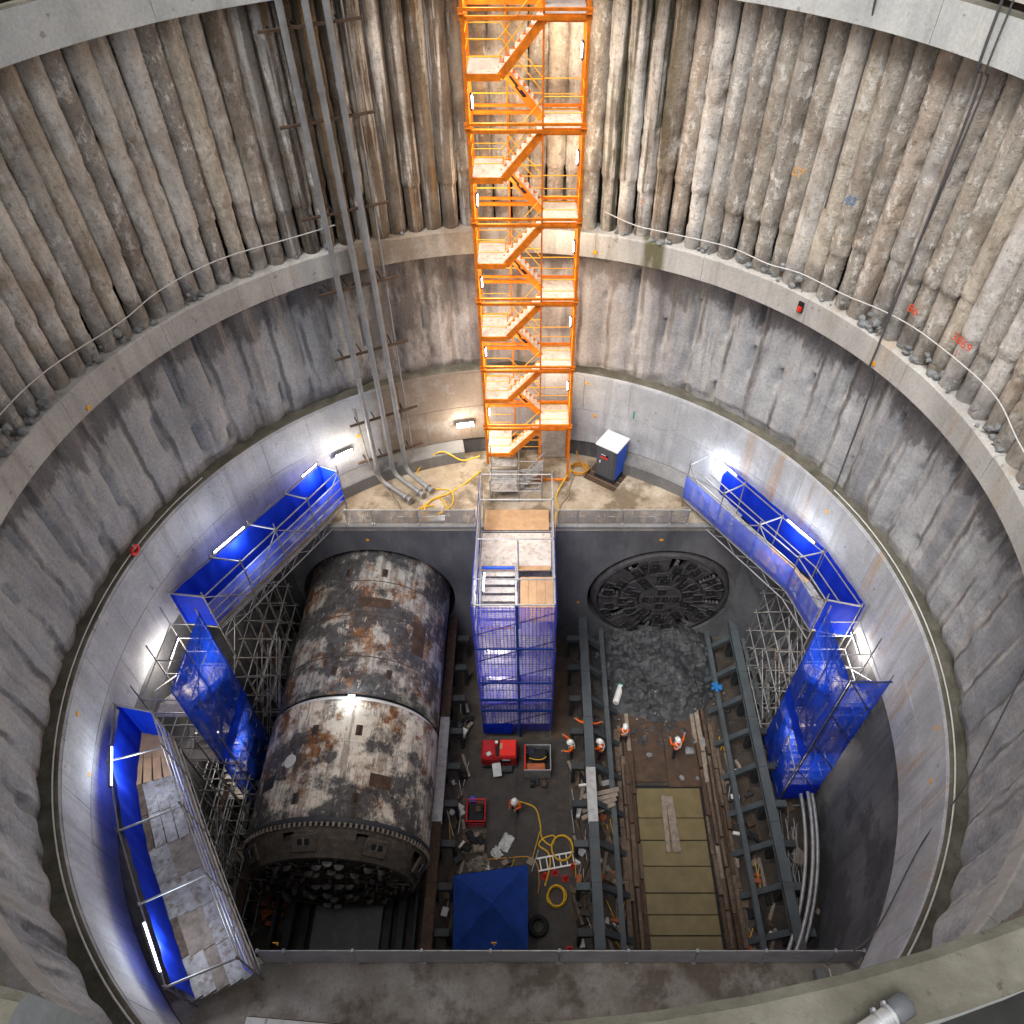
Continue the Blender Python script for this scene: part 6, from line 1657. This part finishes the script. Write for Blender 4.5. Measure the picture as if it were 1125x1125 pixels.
# ================================================================ PEOPLE
def person(label, loc, rz, arms, legs=(0, 0), lean=0.):
    """arms: for left and right (elbow, wrist) offsets from the shoulder; faces +y"""
    T = thing("person", label, "person", loc, rz, "workers in orange hi-vis clothing")
    J = {"pel": (0, 0, .95, .135), "spi": (0, lean * .25, 1.18, .125), "che": (0, lean * .6, 1.40, .145), "nec": (0, lean * .8 + .01, 1.52, .062), "hea": (0, lean + .03, 1.63, .092), "top": (0, lean + .03, 1.72, .075)}
    E = [("pel", "spi"), ("spi", "che"), ("che", "nec"), ("nec", "hea"), ("hea", "top")]
    hands = []
    for s, nm, (el, wr), lg in ((-1, "l", arms[0], legs[0]), (1, "r", arms[1], legs[1])):
        sh = Vector((s * .18, lean * .6, 1.43)); e = sh + Vector((s * el[0], el[1], el[2])); w = e + Vector((s * wr[0], wr[1], wr[2]))
        h = w + (w - e).normalized() * .07
        J["sh" + nm] = (*sh, .078); J["el" + nm] = (*e, .055); J["wr" + nm] = (*w, .036); J["ha" + nm] = (*h, .042)
        E += [("che", "sh" + nm), ("sh" + nm, "el" + nm), ("el" + nm, "wr" + nm), ("wr" + nm, "ha" + nm)]
        hands.append((w, h, s))
        J["hi" + nm] = (s * .10, 0, .90, .10); J["kn" + nm] = (s * .12, lg * .5 + .03, .50, .068); J["an" + nm] = (s * .13, lg, .10, .05); J["to" + nm] = (s * .15, lg + .16, .05, .048)
        E += [("pel", "hi" + nm), ("hi" + nm, "kn" + nm), ("kn" + nm, "an" + nm), ("an" + nm, "to" + nm)]
    keys = list(J); me = bpy.data.meshes.new("skeleton")
    me.from_pydata([J[k][:3] for k in keys], [(keys.index(a), keys.index(b)) for a, b in E], [])
    tmp = bpy.data.objects.new("tmp", me); COL.objects.link(tmp)
    md = tmp.modifiers.new("skin", 'SKIN'); md.use_smooth_shade = True
    for i, k in enumerate(keys):
        sv = me.skin_vertices[0].data[i]; sv.radius = (J[k][3], J[k][3] * (.8 if k in ("spi", "che", "pel") else 1)); sv.use_root = (k == "pel")
    sb = tmp.modifiers.new("sub", 'SUBSURF'); sb.levels = 1; sb.render_levels = 1
    dg = bpy.context.evaluated_depsgraph_get(); body = bpy.data.meshes.new_from_object(tmp.evaluated_get(dg)); bpy.data.objects.remove(tmp)
    # five fingers on each hand, eyes and nose, merged into the same mesh
    bm = bmesh.new(); bm.from_mesh(body); ex = MB()
    for w, h, s in hands:
        d = (h - w).normalized(); side = d.cross(Vector((0, 0, 1)))
        side = side.normalized() if side.length > .1 else Vector((1, 0, 0)); up = side.cross(d)
        for i, ln in enumerate((.070, .082, .078, .062)):
            a = h + side * (.027 * (i - 1.5)) + d * .02; ex.tube([a, a + d * ln * .55 - up * .008, a + d * ln - up * .03], [.0095, .009, .007], 6)
        a = w + d * .03 + side * (-.038 * s); ex.tube([a, a + d * .035 - side * .022 * s, a + d * .065 - side * .025 * s], [.011, .010, .008], 6)
    hc = Vector(J["hea"][:3]); ex.tube([hc + Vector((0, .085, .03)), hc + Vector((0, .118, -.015)), hc + Vector((0, .09, -.025))], [.008, .014, .008], 6)
    for s in (-1, 1): ex.tube([hc + Vector((s * .035, .078, .025)), hc + Vector((s * .035, .092, .025))], .011, 6); ex.tube([hc + Vector((s * .088, 0, -.01)), hc + Vector((s * .105, -.01, .0))], [.02, .024], 6)
    ex.tube([hc + Vector((-.025, .086, -.05)), hc + Vector((.025, .086, -.05))], .007, 6)
    nb = len(bm.faces); vs = [bm.verts.new(v) for v in ex.v]
    for f in ex.f: bm.faces.new([vs[i] for i in f])
    mats = ("hivis", "navy", "boot", "skin"); body.materials.clear()
    for k in mats: body.materials.append(M[k])
    for f in bm.faces:
        c = f.calc_center_median(); f.smooth = True
        near = min(keys, key=lambda k: (Vector(J[k][:3]) - c).length - J[k][3])
        if near in ("hea", "top", "nec") or near.startswith("ha"): f.material_index = 3
        elif near.startswith("to") or (near.startswith("an") and c.z < .16): f.material_index = 2
        elif c.z < .93 and not near.startswith(("el", "wr")): f.material_index = 1
        else: f.material_index = 0
    for f in list(bm.faces)[nb:]: f.material_index = 3
    bm.to_mesh(body); bm.free()
    part("body", body, T)
    # helmet
    m = MB(); N = 16
    prof = [(.150, -.012), (.150, .0), (.128, .012), (.125, .05), (.105, .10), (.065, .13), (.02, .142)]
    for r, z in prof:
        for i in range(N):
            a = 2 * PI * i / N; q = r * (1.18 if (r > .14 and math.sin(a) > .6) else 1); m.v.append((q * math.cos(a) * .92, q * math.sin(a) * 1.08, z))
    for j in range(len(prof) - 1):
        for i in range(N): m.f.append((j * N + i, j * N + (i + 1) % N, (j + 1) * N + (i + 1) % N, (j + 1) * N + i))
    m.f.append(tuple((len(prof) - 1) * N + i for i in range(N)))
    part("helmet", m.mesh("helmet", "helmet", True, True), T, hc + Vector((0, -.005, .065)), (-lean * .8, 0, 0))
    # reflective bands on the jacket: waist hoop and crossed braces
    def hoop(z, y, rx, ry, hgt):
        q = MB(); n = 18
        for zz in (z - hgt / 2, z + hgt / 2):
            for i in range(n): q.v.append((rx * math.cos(2 * PI * i / n), y + ry * math.sin(2 * PI * i / n), zz))
        q.f = [(i, (i + 1) % n, n + (i + 1) % n, n + i) for i in range(n)]
        return q.mesh("band", "reflective", True)
    part("reflective_band", hoop(1.12, lean * .2, .150, .135, .05), T)
    for s in (-1, 1):
        q = MB(); pts = [(-s * .12, -.13 + lean * .25, 1.15), (0, -.165 + lean * .5, 1.32), (s * .11, -.12 + lean * .65, 1.47), (s * .12, .0 + lean * .7, 1.52), (s * .11, .13 + lean * .6, 1.42), (s * .10, .14 + lean * .3, 1.15)]
        part("reflective_brace", q.tube(smooth(pts, 3), .02, 6).mesh("brace", "reflective", True), T)
    return T
ARM_DOWN = ((.05, .03, -.28), (.0, .10, -.24)); ARM_FWD = ((.06, .12, -.22), (-.05, .24, .03)); ARM_UP = ((.16, .10, -.16), (.10, .12, .22)); ARM_OUT = ((.21, .08, -.12), (.18, .12, -.06)); ARM_BEND = ((.12, .0, -.25), (-.14, .18, .02))
person("worker standing alone on the pit floor between compressor and canopy", (-.78, 13.35, .04), R(160), (ARM_BEND, ARM_DOWN), (.05, -.08), .08)
person("worker at the left end of the brown plates seen from behind", (4.5, 16.75, .08), R(-4), (ARM_DOWN, ARM_DOWN), (.02, -.02), .02)
person("worker on the right brown plate with one arm raised", (6.98, 16.05, .09), R(20), (ARM_FWD, ARM_UP), (-.12, .12), .04)
person("worker beside the middle frame with both arms bent forward", (3.35, 16.0, .03), R(60), (ARM_FWD, ARM_BEND), (0, .05), .12)
person("worker left of the middle frame reaching out to the left", (1.9, 16.05, .04), R(100), (ARM_FWD, ARM_OUT), (.03, -.05), .06)
person("worker behind the middle frame with both arms stretched sideways", (2.72, 17.1, .03), R(-8), (ARM_OUT, ARM_OUT), (0, .04), .05)
